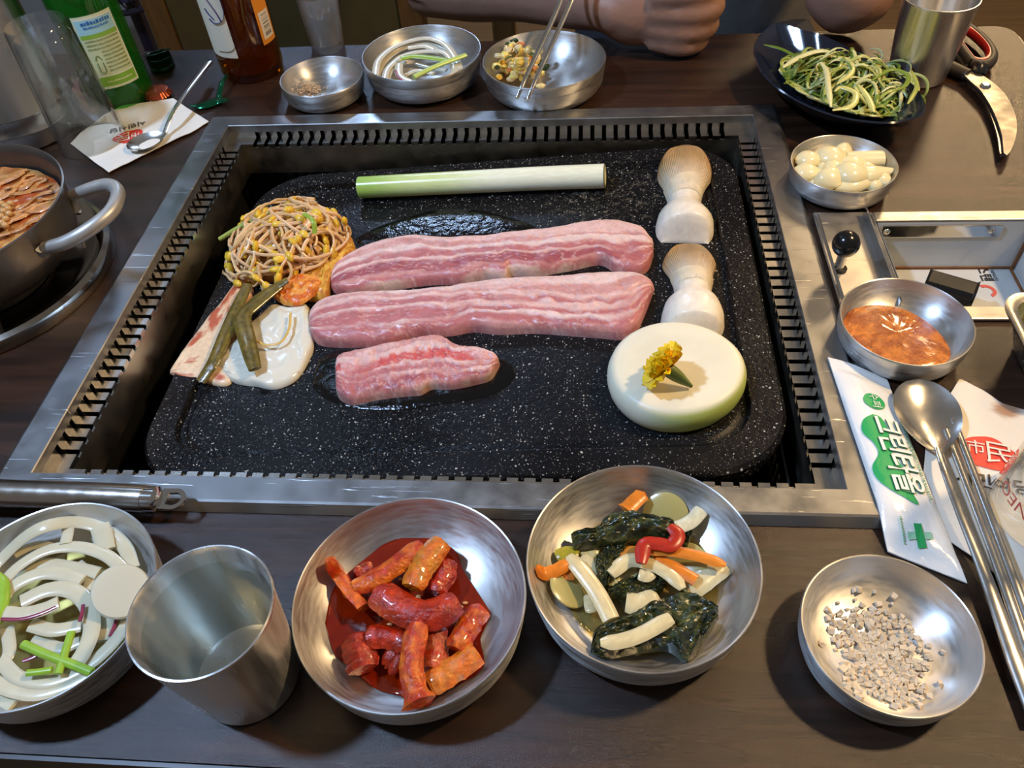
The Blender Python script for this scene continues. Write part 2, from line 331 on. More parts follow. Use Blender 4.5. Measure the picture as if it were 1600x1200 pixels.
def clear(name, tint, ior=1.45, rough=0.02, haze=0.0, hcol=(1, 1, 1), gain=1.0):
    """thin clear stuff: tinted transmission with Fresnel gloss and an optional little scatter"""
    m = bpy.data.materials.new(name); m.use_nodes = True; nt = m.node_tree; N, L = nt.nodes, nt.links; N.remove(N['Principled BSDF'])
    t = N.new('ShaderNodeBsdfTransparent'); t.inputs[0].default_value = (*tint, 1); g = N.new('ShaderNodeBsdfGlossy'); g.inputs['Roughness'].default_value = rough
    ge = N.new('ShaderNodeNewGeometry'); dt = N.new('ShaderNodeVectorMath'); dt.operation = 'DOT_PRODUCT'; L.new(ge.outputs['Incoming'], dt.inputs[0]); L.new(ge.outputs['Normal'], dt.inputs[1])
    ab = N.new('ShaderNodeMath'); ab.operation = 'ABSOLUTE'; L.new(dt.outputs['Value'], ab.inputs[0]); om = N.new('ShaderNodeMath'); om.operation = 'SUBTRACT'; om.inputs[0].default_value = 1; L.new(ab.outputs[0], om.inputs[1])
    pw = N.new('ShaderNodeMath'); pw.operation = 'POWER'; pw.inputs[1].default_value = 5; L.new(om.outputs[0], pw.inputs[0]); f0 = ((ior - 1) / (ior + 1)) ** 2
    mu = N.new('ShaderNodeMath'); mu.operation = 'MULTIPLY_ADD'; mu.inputs[1].default_value = (.8 - f0) * gain; mu.inputs[2].default_value = f0 * gain; L.new(pw.outputs[0], mu.inputs[0])
    x = N.new('ShaderNodeMixShader'); L.new(mu.outputs[0], x.inputs[0]); last = t.outputs[0]
    if haze:
        d = N.new('ShaderNodeBsdfDiffuse'); d.inputs[0].default_value = (*hcol, 1); d2 = N.new('ShaderNodeBsdfTranslucent'); d2.inputs[0].default_value = (*hcol, 1)
        a = N.new('ShaderNodeMixShader'); a.inputs[0].default_value = .5; L.new(d.outputs[0], a.inputs[1]); L.new(d2.outputs[0], a.inputs[2])
        h = N.new('ShaderNodeMixShader'); h.inputs[0].default_value = haze; L.new(t.outputs[0], h.inputs[1]); L.new(a.outputs[0], h.inputs[2]); last = h.outputs[0]
    L.new(last, x.inputs[1]); L.new(g.outputs[0], x.inputs[2]); L.new(x.outputs[0], N['Material Output'].inputs[0]); return m
M_GLASS = clear('clear_glass', (.955, .965, .96), 1.55, .05, .02, (1, 1, 1), 2.3)
M_GREENG = clear('green_glass', (.34, .80, .36), 1.5, .02, .14, lin(70, 170, 70))
M_BROWNG = clear('amber_glass', (.74, .50, .14), 1.5, .02, .05, lin(120, 84, 16))
M_WATER = clear('water', (.93, .95, .94), 1.33, .0)
M_BROTH = clear('pickle_broth', (.86, .82, .62), 1.34, .03, .06, lin(200, 184, 130))
M_BEER = clear('beer', (.92, .74, .24), 1.34, .02, .16, lin(230, 160, 30))
M_SOJU = clear('clear_spirit', (.85, .97, .85), 1.35, .01)
M_SKIN = mat('skin', lin(150, 113, 94), 0.48, sss=0.2, sss_s=0.006, grain=(30, 0.08), bump=(220, 0.2, 0.0012))
M_SHIRT = mat('grey_cotton', lin(112, 112, 112), 0.9, grain=(26, 0.16), bump=(300, 0.3, 0.001))
M_CLOTH = mat('dark_denim', lin(30, 32, 42), 0.9)
M_HAIR = mat('black_hair', lin(18, 15, 14), 0.5)
M_CHAIR = mat('brown_wood', lin(92, 62, 26), 0.42, grain=(14, 0.22, (8, 8, 1)))
M_CHAIRP = mat('olive_upholstery', lin(72, 58, 26), 0.5, grain=(30, 0.08))
M_WALL = mat('grey_wall', lin(150, 152, 152), 0.7, grain=(6, 0.04))
M_FLOOR = mat('wood_floor', lin(112, 88, 58), 0.5, grain=(5, 0.16, (1, 9, 1)))
M_NAVY = mat('navy_glaze', lin(24, 30, 44), 0.12, coat=0.5)
M_PRINT = mat('flat_print', rough=0.5, vcol=True)
M_ENAMEL = mat('white_enamel', lin(196, 198, 196), 0.35, vcol=False, grain=(35, 0.06))
M_RUST = mat('rust_stain', lin(120, 76, 36), 0.7, grain=(90, 0.3))

# ------------------------------------------------------------------ setting
b = MB(); b.box((-3.5, -2.5, -0.05), (3.5, 4.0, 0.0)); build('floor', b, M_FLOOR, kind='structure', smooth=False)
b = MB(); b.box((-3.5, 1.30, 0.0), (-0.62, 1.38, 2.5)); build('wall_left', b, M_WALL, kind='structure', smooth=False)
M_WALLB = mat('brown_wall', lin(70, 54, 40), 0.7, grain=(5, 0.08))
b = MB(); b.box((-3.5, 4.0, 0.0), (3.5, 4.1, 2.6)); build('wall_back', b, M_WALLB, kind='structure', smooth=False)

# ------------------------------------------------------------------ table
HX, HY = 0.252, 0.208                        # half size of the grill opening inside the rim
table = thing('dining_table', 'dark brown wood grain restaurant table holding the grill and all dishes', 'table', (0, 0, 0))
TX0, TX1, TY0, TY1 = -0.78, 0.540, -0.3735, 0.387
BX0, BX1, BY0, BY1 = 0.328, 0.452, -0.050, 0.054   # opening for the steel side bin
xs = [TX0, -0.262, 0.262, BX0, BX1, TX1]; ys = [TY0, -0.216, BY0, BY1, 0.216, TY1]
b = MB()
hole = lambda i, j: (i == 1 and 1 <= j <= 3) or (i == 3 and j == 2)
zt, zb = ZT, ZT - 0.030
for i in range(5):
    for j in range(5):
        if hole(i, j): continue
        x0, x1, y0, y1 = xs[i], xs[i + 1], ys[j], ys[j + 1]
        if i == 4 and j == 4:
            a = np.linspace(0, np.pi / 2, 7); r = 0.018
            P = [(x0, y0), (x1, y0)] + [(x1 - r + r * math.cos(t), y1 - r + r * math.sin(t)) for t in a] + [(x0, y1)]
        else: P = [(x0, y0), (x1, y0), (x1, y1), (x0, y1)]
        b.prism(P, zb, zt)
build('tabletop', b, M_TABLE, table, smooth=False)
b = MB()
b.box((TX0, TY0 - 0.0025, zb - 0.012), (TX1, TY0 - 0.0003, zt - 0.0015)); b.box((TX1 + 0.0003, TY0, zb - 0.012), (TX1 + 0.0025, TY1 - 0.02, zt - 0.0015)); b.box((TX0, TY1 + 0.0003, zb - 0.012), (TX1 - 0.02, TY1 + 0.0025, zt - 0.0015))
build('edge_band', b, mat('edge_band', lin(40, 32, 28), 0.35), table, smooth=False)
for x, y in ((-0.72, -0.31), (0.48, -0.31), (-0.72, 0.33), (0.48, 0.33)):
    b = MB(); b.box((x - 0.025, y - 0.025, 0), (x + 0.025, y + 0.025, zb)); build('leg', b, M_BLACK, table, smooth=False)

# ------------------------------------------------------------------ built-in grill
grill = thing('table_grill', 'stainless steel rimmed grill well sunk into the middle of the table', 'grill', (0, 0, 0.52))
def rect_ring(specs, mi=0):                   # mitred ring swept round the opening: specs = (outset, z)
    b = MB(); G = []
    for o, z in specs:
        x, y = HX + o, HY + o * 0.84
        G.append([(-x, -y, z), (x, -y, z), (x, y, z), (-x, y, z)])
    b.grid(np.array(G), wrap_v=True, mi=mi); return b
b = rect_ring([(0.0, ZR - 0.0075), (0.0, ZR - 0.0006), (0.0006, ZR), (0.0205, ZR), (0.0222, ZR - 0.0008), (0.0268, ZT + 0.0006), (0.0266, ZT + 0.0003), (0.0082, ZT + 0.0003), (0.0078, ZR - 0.0080)])
rimo = build('rim', b, M_RIM, grill, smooth=False)
b = MB(); b.box((HX + 0.0275, -HY - 0.024, ZT + 0.0002), (HX + 0.044, -0.062, ZT + 0.0016)); build('side_flange', b, M_RIM, grill, smooth=False)
# slotted comb on each side: wall strip, ledge, liner nose, slots 11 mm apart
PITCH, SLOT = 0.0110, 0.0039
D1, LW, NOSE = 0.0135, 0.0125, 0.004
def comb_side(length, put):
    n = int((length - 0.05) / PITCH); ext = n * PITCH / 2; edges = []
    full = length / 2
    edges.append((-full, -ext - SLOT / 2 + 0.0))
    for k in range(n): edges.append((-ext + k * PITCH + SLOT / 2, -ext + (k + 1) * PITCH - SLOT / 2))
    edges.append((ext + SLOT / 2, full))
    b = MB(); t = 0.0012
    prof_o = [(0, -0.0075), (0, -D1), (LW, -D1), (LW, -D1 - NOSE)]
    prof_i = [(-t, -0.0075), (-t, -D1 - t), (LW - t, -D1 - t), (LW - t, -D1 - NOSE)]
    for q, (s0, s1) in enumerate(edges):
        G = []
        loop = prof_o + prof_i[::-1]
        for s in (s0, s1):
            row = []
            for (i, z) in loop:
                ss = s
                if q == 0 and s == s0: ss = s + i          # mitre
                if q == len(edges) - 1 and s == s1: ss = s - i
                row.append(put(ss, i, ZR + z))
            G.append(row)
        base = b.n; b.grid(np.array(G), wrap_v=True)
        k = len(loop); b.f += [tuple(base + x for x in range(k))[::-1], tuple(base + k + x for x in range(k))]; b.m += [0, 0]
    return b
M_COMB = steel('comb_steel', 0.22, (0.60, 0.57, 0.52))
for L_, put in ((2 * HX, lambda s, i, z: (s, HY - i, z)), (2 * HX, lambda s, i, z: (-s, -HY + i, z)), (2 * HY, lambda s, i, z: (-HX + i, s, z)), (2 * HY, lambda s, i, z: (HX - i, -s, z))):
    build('slotted_ledge', comb_side(L_, put), M_COMB, grill, smooth=False)
# liner below the ledge and dark burner box behind the slots
i0 = LW
b = MB(); G = []
for o, z in ((-i0, ZR - D1 - NOSE), (-i0, ZR - 0.046), (-i0 + 0.0015, ZR - 0.046), (-i0 + 0.0015, ZR - D1 - NOSE)):
    G.append([(-HX - o, -HY - o, z), (HX + o, -HY - o, z), (HX + o, HY + o, z), (-HX - o, HY + o, z)])
b.grid(np.array(G), wrap_v=True, wrap_u=True); build('liner', b, steel('liner_steel', 0.32, (0.50, 0.45, 0.36)), grill, smooth=False)
b = MB(); G = []
for o, z in ((0.0075, ZR - 0.008), (0.0075, 0.53), (-0.30, 0.53)):
    x, y = HX + o, HY + o
    if o < -0.1: x, y = 0.001, 0.001
    G.append([(-x, -y, z), (x, -y, z), (x, y, z), (-x, y, z)])
b.grid(np.array(G), wrap_v=True, flip=True); build('burner_box', b, M_BLACK, grill, smooth=False)
# perforated grease guard at the right front, seen past the stone corner
b = MB(); gx = 0.224
b.box((0.190, -0.1895, 0.60), (0.232, -0.188, 0.706)); b.box((0.2325, -0.188, 0.60), (0.234, -0.10, 0.712)); build('grease_guard', b, M_BLACK, grill, smooth=False)
for k in range(18):  # solid pale bars: the light seen through the slots put into their colour
    y = -0.186 + (k % 9) * 0.0088; z = 0.694 - 0.014 * (k // 9)
    b = MB(); b.box((0.2312, y, z - 0.005), (0.2324, y + 0.0026, z + 0.005)); build('lit_slot_bar', b, mat('lit_steel', (0.5, 0.47, 0.42), 0.4, 0.6), grill, smooth=False)
b = MB(); b.tube([(-0.17, 0.0, 0.66), (0.17, 0.0, 0.66)], 0.012, 10); b.tube([(-0.17, 0.0, 0.66), (-0.17, 0.0, 0.535)], 0.012, 8); b.tube([(0.17, 0.0, 0.66), (0.17, 0.0, 0.535)], 0.012, 8)
for x in (-0.16, 0.16):
    for y in (-0.12, 0.12): b.tube([(x, y, PZ + PK * x - 0.0285), (x, y, 0.532)], 0.006, 6)
build('burner', b, M_BLACK, grill)

# ------------------------------------------------------------------ stone griddle
PX0, PX1, PY0, PY1 = -0.2225, 0.2325, -0.186, 0.188
def rrect(x0, x1, y0, y1, r, n=10):
    out = []
    for cx, cy, a0 in ((x1 - r, y1 - r, 0), (x0 + r, y1 - r, 90), (x0 + r, y0 + r, 180), (x1 - r, y0 + r, 270)):
        for k in range(n): 
            a = math.radians(a0 + 90 * k / (n - 1)); out.append((cx + r * math.cos(a), cy + r * math.sin(a)))
    return np.array(out)
G = []
for off, dz, r in ((0.012, -0.026, 0.045), (0.003, -0.022, 0.052), (0.0028, -0.0105, 0.052), (0.0, -0.009, 0.054), (0.0, -0.003, 0.054), (0.0025, -0.0002, 0.052), (0.022, 0.0, 0.036), (0.0245, -0.0050, 0.034), (0.0275, -0.0056, 0.032), (0.0305, -0.0036, 0.030)):
    P = rrect(PX0 + off, PX1 - off, PY0 + off, PY1 - off, r); G.append([(x, y, PZ + PK * x + dz) for x, y in P])
b = MB(); b.grid(np.array(G), wrap_v=True); k = len(G[0]); n0 = (len(G) - 1) * k
b.f += [tuple(n0 + q for q in range(k)), tuple(range(k))[::-1]]; b.m += [0, 0]
plate = build('stone_griddle', b, M_STONE, loc=(0, 0, 0.70)); tag(plate, 'black white-speckled stone griddle plate sitting tilted inside the steel grill well', 'griddle')
plate.data.transform(Matrix.Translation((0, 0, -0.0))) 

# grease and water puddles on the stone
M_GREASE = mat('grease_film', lin(10, 10, 11), 0.05, bump=(160, 0.5, 0.002))
def puddle(px, label, name='grease_puddle', n=40):
    P = np.array([pl(u, v, 0.0) for u, v in px]); P = spl(np.vstack([P, P[:1]]), n)[:-1]; c = P.mean(0)
    G = []
    for s, h in ((1.0, 0.0001), (0.97, 0.0009), (0.7, 0.0011), (0.3, 0.0012), (0.02, 0.0012)):
        Q = c + (P - c) * s; G.append(np.c_[Q[:, 0], Q[:, 1], PZ - 0.0035 + PK * Q[:, 0] + h + 0.0003 * (fbm(Q[:, 0] * 150, Q[:, 1] * 150, 3) - .5)])
    b = MB(); b.grid(np.array(G), wrap_v=True, flip=False)
    o = build(name, b, M_GREASE, kind='stuff'); return tag(o, label, 'puddle')
z7 = zoomed(480, 220, 2.6667)
puddle(z7([(200, 410), (260, 375), (380, 330), (540, 290), (700, 290), (880, 330), (950, 365), (800, 385), (560, 400), (380, 405), (240, 440)]), 'wet glistening grease band behind the longest-tailed back pork strip')
puddle([(498, 562), (540, 546), (640, 560), (760, 556), (806, 580), (775, 615), (700, 630), (610, 642), (535, 634), (490, 606)], 'dark wet grease puddle around the small front pork piece')

# ------------------------------------------------------------------ slabs traced on the griddle
def slab(A, B, nu, nv, H, hfun, P=None, base=None, lift=0.0, spline=True):
    """A: far edge, B: near edge in photo pixels; returns top grid, bottom grid, u, v arrays (on the griddle or another support)"""
    f = spl if spline else polyl
    A = f(A, nu); B = f(B, nu); t = np.linspace(0, 1, nv)
    if P is None: P = lambda u, v: pl(u, v, H * 0.45)
    if base is None: base = lambda x, y: PZ - 0.0035 + PK * x
    XY = np.array([[P(*(A[i] * (1 - w) + B[i] * w))[:2] for w in t] for i in range(nu)])
    U, V = np.meshgrid(np.linspace(0, 1, nu), t, indexing='ij')
    h = hfun(U, V, XY) ; zb = base(XY[..., 0], XY[..., 1])
    top = np.concatenate([XY, (zb + lift + h)[..., None]], -1); bot = np.concatenate([XY, (zb + lift + 0 * h)[..., None]], -1)
    return top, bot, U, V
def dome(U, V, p=6, q=10):
    e = (1 - np.abs(2 * V - 1) ** p) * (1 - np.abs(2 * U - 1) ** q); return np.sqrt(np.clip(e, 0, 1))

FAT, FAT2, MEATC, DARK, PALE = lin(226, 186, 176), lin(230, 200, 190), lin(186, 112, 110), lin(162, 84, 88), lin(204, 146, 138)
KC = {'F': FAT, 'G': FAT2, 'M': MEATC, 'D': DARK, 'P': PALE, 'R': lin(204, 92, 86), 'W': lin(244, 228, 220), 'S': lin(206, 178, 160)}
def mixc0(a, b, w): return np.array(a) * (1 - w[..., None]) + np.array(b) * w[..., None]
def pork(A, B, H, kinds, stations, label, seed, nu=230, nv=64):
    def hf(U, V, XY):
        h = H * dome(U, V, 8, 24) * (0.86 + 0.3 * (fbm(U * 7 + seed, V * 2.5, seed) - 0.3))
        return h + 0.0032 * (fbm(U * 26, V * 8, seed + 5) - 0.5) * dome(U, V, 4, 8)
    top, bot, U, V = slab(A, B, nu, nv, H, hf)
    us = [s[0] for s in stations]; S = np.array([s[1] for s in stations], float)
    st = np.stack([np.interp(U, us, S[:, k]) for k in range(S.shape[1])], -1)          # band limits along the strip
    wob = 0.24 * (fbm(U * 6 + 3, V * 2.2, seed + 1) - 0.5) + 0.09 * (fbm(U * 30, V * 7, seed + 2) - 0.5)
    Vw = V + wob
    col = np.zeros(U.shape + (3,)) + np.array(KC[kinds[0]]); sharp = 0.016 + 0.03 * fbm(U * 8, V * 3, seed + 9)
    for k in range(S.shape[1]):
        w = smooth(Vw, st[..., k] - sharp, st[..., k] + sharp)[..., None]; col = col * (1 - w) + np.array(KC[kinds[k + 1]]) * w
    flat = mixc0(FAT, MEATC, smooth(V + .5 * (fbm(U * 4, V * 2, seed + 11) - .5), .30, .62)); bl = (.70 * smooth(fbm(U * 5.5 + 2, V * 2.6, seed + 12, 3), .44, .62))[..., None]; col = col * (1 - bl) + flat * bl
    seam = smooth(np.abs(fbm(U * 14 + 7, Vw * 9, seed + 3, 4) - 0.5), 0.030, 0.006)[..., None] * 0.55        # thin fat seams
    col = col * (1 - seam) + np.array(FAT) * seam
    mott = (fbm(U * 60, V * 16, seed + 4, 3) - 0.5)[..., None]; col = np.clip(col * (1 + 0.35 * mott), 0, 1)
    fatness = smooth(col.mean(-1), 0.30, 0.55); top[..., 2] += 0.0009 * (fatness - 0.5) * dome(U, V, 4, 8)
    b = MB(); b.solid(top, bot, col, col)
    o = build('pork_belly_slice', b, M_MEAT); return tag(o, label, 'meat', 'raw pork belly on the griddle')
pork(z7([(92, 570), (130, 510), (230, 445), (330, 412), (450, 397), (600, 405), (760, 396), (900, 380), (1010, 368), (1130, 346), (1260, 334), (1330, 345), (1390, 365), (1420, 395), (1445, 402)]),
     z7([(95, 600), (130, 622), (220, 622), (350, 602), (500, 582), (640, 577), (740, 562), (825, 567), (850, 545), (950, 545), (1100, 520), (1220, 497), (1290, 532), (1370, 542), (1420, 520), (1445, 460)]),
     0.013, 'FPGMFDPMS', [(0, (.10, .22, .34, .50, .60, .80, .90, .97)), (.25, (.16, .30, .40, .54, .60, .82, .90, .97)), (.5, (.22, .34, .44, .58, .64, .86, .91, .98)), (.65, (.34, .40, .52, .66, .70, .90, .93, .98)), (.82, (.40, .44, .60, .72, .76, .90, .95, .99)), (1, (.22, .30, .44, .60, .66, .84, .9, .98))],
     'long raw pork belly strip farthest back on the griddle behind the others', 21)
pork(z7([(5, 740), (20, 700), (70, 660), (160, 640), (300, 630), (450, 624), (600, 602), (750, 582), (900, 570), (1050, 560), (1200, 550), (1340, 550), (1400, 566), (1450, 596)]),
     z7([(8, 790), (35, 825), (80, 838), (180, 842), (330, 832), (450, 802), (600, 792), (690, 777), (800, 787), (950, 782), (1100, 792), (1230, 802), (1310, 807), (1370, 782), (1410, 702), (1440, 622)]),
     0.013, 'GPFMFMGMP', [(0, (.14, .22, .30, .44, .52, .74, .80, .95)), (.25, (.16, .24, .32, .46, .52, .78, .84, .96)), (.45, (.24, .30, .36, .50, .62, .74, .80, .96)), (.6, (.22, .38, .46, .54, .66, .74, .82, .96)), (.8, (.26, .46, .52, .58, .72, .80, .88, .98)), (1, (.12, .40, .46, .58, .64, .82, .9, .98))],
     'long raw pork belly strip in the middle, second of the three', 43)
pork(z7([(116, 930), (135, 895), (180, 880), (300, 850), (420, 826), (540, 810), (580, 822), (620, 850), (720, 868), (770, 890), (802, 915)]),
     z7([(118, 1040), (130, 1062), (150, 1076), (190, 1086), (290, 1066), (400, 1052), (470, 1046), (520, 1022), (600, 1022), (700, 1002), (765, 980), (800, 925)]),
     0.012, 'PFRFMFDPS', [(0, (.20, .34, .52, .58, .62, .66, .90, .96)), (.3, (.24, .36, .54, .58, .70, .74, .90, .96)), (.6, (.22, .34, .54, .60, .70, .80, .90, .97)), (.85, (.14, .26, .58, .66, .72, .84, .92, .98)), (1, (.1, .2, .6, .7, .8, .88, .94, .98))],
     'short reddish raw pork belly piece at the front of the griddle', 65, 150, 60)
for pts, w in (([(150, 770), (210, 745), (270, 770)], 28), ([(310, 715), (340, 770), (420, 812)], 18)):
    pass

# leek
P = spl([pl(562, 293, .011), pl(700, 286, .011), pl(840, 279, .011), pl(944, 275, .011)], 40)
t = np.linspace(0, 1, 40)[:, None]; g, w = np.array(lin(160, 196, 92)), np.array(lin(238, 240, 214))
C = g * (1 - smooth(t, 0.0, 0.30)) + (np.array(lin(214, 226, 160)) * (1 - smooth(t, .3, .6)) + w * smooth(t, .3, .6)) * smooth(t, 0.0, 0.30)
lk = thing('leek', 'white leek stalk with pale green end lying along the back of the griddle', 'vegetable', (0, 0.155, 0.715))
b = MB(); b.tube(P, np.linspace(0.0100, 0.0108, 40), 24, col=C); build('stalk', b, mat('leek_skin', rough=0.25, vcol=True, sss=0.3, sss_s=0.004, sss_r=(1, 1, .6), grain=(60, 0.08, (1, 14, 14))), lk)
e = P[-1]; d = (P[-1] - P[-2]); d /= np.linalg.norm(d); b = MB()
b.lathe([(0.0004, 0.0006), (0.003, 0.0004), (0.0045, 0.0011), (0.006, 0.0004), (0.0078, 0.0011), (0.0095, 0.0004), (0.0106, 0.0006)], e + d * 0.0002, 24, lin(226, 220, 170), axis=d); build('cut_end', b, M_ONION, lk)

# king oyster mushrooms
def mushroom(Lp, Rp, capL, capR, label):
    c = pl(*(np.array(Lp[-1]) + np.array(Rp[-1])) / 2); t = thing('king_oyster_mushroom', label, 'mushroom', (c[0], c[1] + 0.04, plz(c[0])), 'king oyster mushrooms on the griddle')
    def hf(U, V, XY):
        wid = np.linalg.norm(XY[:, -1] - XY[:, 0], axis=1)[:, None] / 2
        cut = np.interp(U, [0, 0.83, 0.85, 1.0], [1.0, 1.0, 0.97, 0.06])
        return wid * 1.02 * np.sqrt(np.clip(1 - (2 * V - 1) ** 2, 0, 1)) * cut + 0.0006 * (fbm(U * 12, V * 16, 5) - .5)
    top, bot, U, V = slab(Lp, Rp, 60, 40, 0.012, hf)
    fib = fbm(U * 5, V * 60, 8)[..., None]; a = np.array(lin(240, 230, 210)); bb = np.array(lin(226, 204, 164))
    w = smooth(U, 0.30, 0.02)[..., None] * 0.8
    col = (a * (1 - w) + bb * w) * (0.93 + 0.12 * fib)
    cutm = smooth(U, 0.87, 0.90)[..., None]; col = col * (1 - 0.10 * cutm)
    b = MB(); b.solid(top, bot, col, col); build('stem', b, M_VEG, t)
    def hc(U, V, XY):
        wid = np.linalg.norm(XY[:, -1] - XY[:, 0], axis=1)[:, None] / 2
        prof = np.interp(U, [0, .05, .14, .26, .40, .55, .75, 1], [.45, .82, .98, 1.0, .94, .90, .93, 1.03])
        return np.maximum(wid, 0.004) * 1.0 * prof * np.sqrt(np.clip(1 - (2 * V - 1) ** 2, 0, 1)) + 0.0010
    top, bot, U, V = slab(capL, capR, 40, 140, 0.012, hc)
    gill = (0.5 + 0.5 * np.sin(V * 2 * np.pi * 34 + 1.5 * fbm(U * 3, V * 3, 2)))[..., None]
    brown, tan, pale = np.array(lin(170, 122, 72)), np.array(lin(172, 130, 78)), np.array(lin(216, 186, 134))
    e_ = np.sqrt((2 * V - 1) ** 2 + (np.clip(.44 - U, 0, 1) / .44) ** 2); lip = smooth(e_, .76, .86) * smooth(U, .56, .44); top[..., 2] += .0016 * lip * np.sqrt(np.clip(1 - (2 * V - 1) ** 2, 0, 1)) - .0012 * smooth(e_, .8, .5) * smooth(U, .6, .4)
    w = (1 - lip)[..., None]; col = brown * (1 - w) * (0.9 + 0.2 * fbm(U * 8, V * 20, 4)[..., None]) + w * (tan * (1 - gill * 0.6) + pale * gill * 0.6)
    fade = smooth(U, .46, .98)[..., None]; col = col * (1 - fade) + np.array(lin(240, 228, 204)) * fade
    top[..., 2] += 0.0007 * (gill[..., 0] - 0.5) * w[..., 0]
    b = MB(); b.solid(top, bot, col, col); build('cap', b, M_VEG, t)
mushroom([(1037, 292), (1043, 308), (1041, 322), (1029, 334), (1025, 348), (1027, 362), (1034, 371)], [(1103, 285), (1098, 302), (1096, 318), (1106, 332), (1116, 346), (1115, 362), (1108, 373)],
         [(1056, 236), (1036, 247), (1028, 262), (1029, 276), (1037, 289), (1042, 300), (1044, 310)], [(1076, 234), (1100, 244), (1111, 260), (1112, 275), (1104, 287), (1099, 298), (1097, 308)],
         'whole king oyster mushroom at the far right corner of the griddle')
mushroom([(1048, 430), (1054, 446), (1051, 460), (1038, 474), (1033, 496), (1034, 514), (1040, 527)], [(1116, 434), (1113, 448), (1115, 460), (1126, 474), (1133, 494), (1131, 512), (1120, 525)],
         [(1066, 386), (1047, 393), (1036, 406), (1038, 415), (1047, 427), (1052, 438), (1054, 448)], [(1082, 384), (1103, 393), (1119, 411), (1117, 418), (1114, 428), (1112, 440), (1111, 448)],
         'whole king oyster mushroom standing nearer, just behind the onion disc')

# thick onion disc with a marigold
oc = np.array([0.1612, -0.1075]); oz = plz(oc[0])
on = thing('onion_slice', 'thick round pale onion disc at the front right of the griddle', 'onion', (oc[0], oc[1], oz), None)
a = np.linspace(0, 2 * np.pi, 72, endpoint=False)
prof = [(0.0001, 0.0215, 1), (0.008, .0216, 1), (0.016, .0213, 1), (0.024, .0216, 1), (0.032, .0213, 1), (0.0395, .0213, 1), (0.0425, .0203, 0.6), (0.0445, .0178, 0), (0.0459, .0130, 0), (0.0460, .0085, 0), (0.0450, .0040, 0), (0.0432, .0003, 0), (0.001, 0.0003, 0)]
G, C = [], []
for r, z, tp in prof:
    rr = r * (1 + 0.018 * np.cos(2 * a + .6) + 0.012 * np.cos(3 * a)); G.append(np.stack([oc[0] + rr * np.cos(a), oc[1] + rr * np.sin(a), oz + z + PK * rr * np.cos(a)], -1))
    green = (smooth(np.cos(a - math.radians(-50)), 0.2, 0.95) * (1 - tp) * (1.0 if z < 0.018 else 0.45))[:, None]
    ringv = 0.97 + 0.03 * math.cos(r * 1400)
    C.append((np.array(lin(232, 226, 200)) * (1 - green * .9) + np.array(lin(176, 196, 86)) * green * .9) * ringv * (0.96 + 0.06 * fbm(np.cos(a) * 3 + r * 60, np.sin(a) * 3, 3)[:, None]))
b = MB(); b.grid(np.array(G), np.array(C), wrap_v=True, flip=True); build('flesh', b, mat('onion_disc', rough=0.42, vcol=True, sss=0.3, sss_s=0.004, sss_r=(1, 0.9, 0.6), grain=(40, .04), bump=(120, .12, .0008)), on)
rim_ = []
ft = thing('marigold', 'small yellow marigold flower head lying on the onion disc', 'flower', (*at(1040, 590, oz + 0.022)[:2], oz + 0.022))
c0 = at(1043, 577, oz + 0.036); tip = at(1081, 604, oz + 0.0245); ax = c0 - tip; ax /= np.linalg.norm(ax)
P = spl([tip, tip + (c0 - tip) * .35, tip + (c0 - tip) * .8, c0 + ax * .002], 14); t = np.linspace(0, 1, 14)
b = MB(); b.tube(P, 0.0012 + 0.0036 * np.sin(np.clip(t * 1.0, 0, 1) * np.pi * .62) ** 1.2, 12, col=np.where((np.arange(12) % 3 == 0)[None, :, None], np.array(lin(120, 132, 58)), np.array(lin(72, 92, 40))) + np.zeros((14, 12, 3))); build('calyx', b, M_DRY, ft)
q = np.array(Vector((0, 0, 1)).rotation_difference(Vector(ax)).to_matrix())
for k in range(54):
    lay = k % 3; az = k * 2.39996; L_ = (0.0172, 0.0135, 0.0092)[lay] * R3(.85, 1.1); w = (0.0066, 0.0056, 0.0044)[lay]; el = (math.radians(8), math.radians(34), math.radians(62))[lay] + R3(-.15, .15)
    G, n_ = [], 7
    for i in range(6):
        s = i / 5; row = []
        for j in range(n_):
            v = (j / (n_ - 1) - .5) * 2; x = s * L_; y = v * w * (0.35 + 0.65 * math.sin(min(1, s * 1.05) * 1.7)); zz = 0.0022 * math.sin(j * 2.1 + k) * s + 0.0016 * s * s
            row.append((x * math.cos(el) - zz * math.sin(el), y, x * math.sin(el) + zz * math.cos(el)))
        G.append(row)
    G = np.array(G); ca, sa = math.cos(az), math.sin(az); G = G @ np.array([[ca, -sa, 0], [sa, ca, 0], [0, 0, 1]]).T
    sh = R3(.85, 1.08); b = MB(); b.grid((G + (0, 0, 0.001)) @ q.T + c0, np.array(lin(255, 212, 22)) * sh); build('petal', b, mat('petal', rough=0.55, vcol=True, sss=0.2, sss_s=0.002), ft)

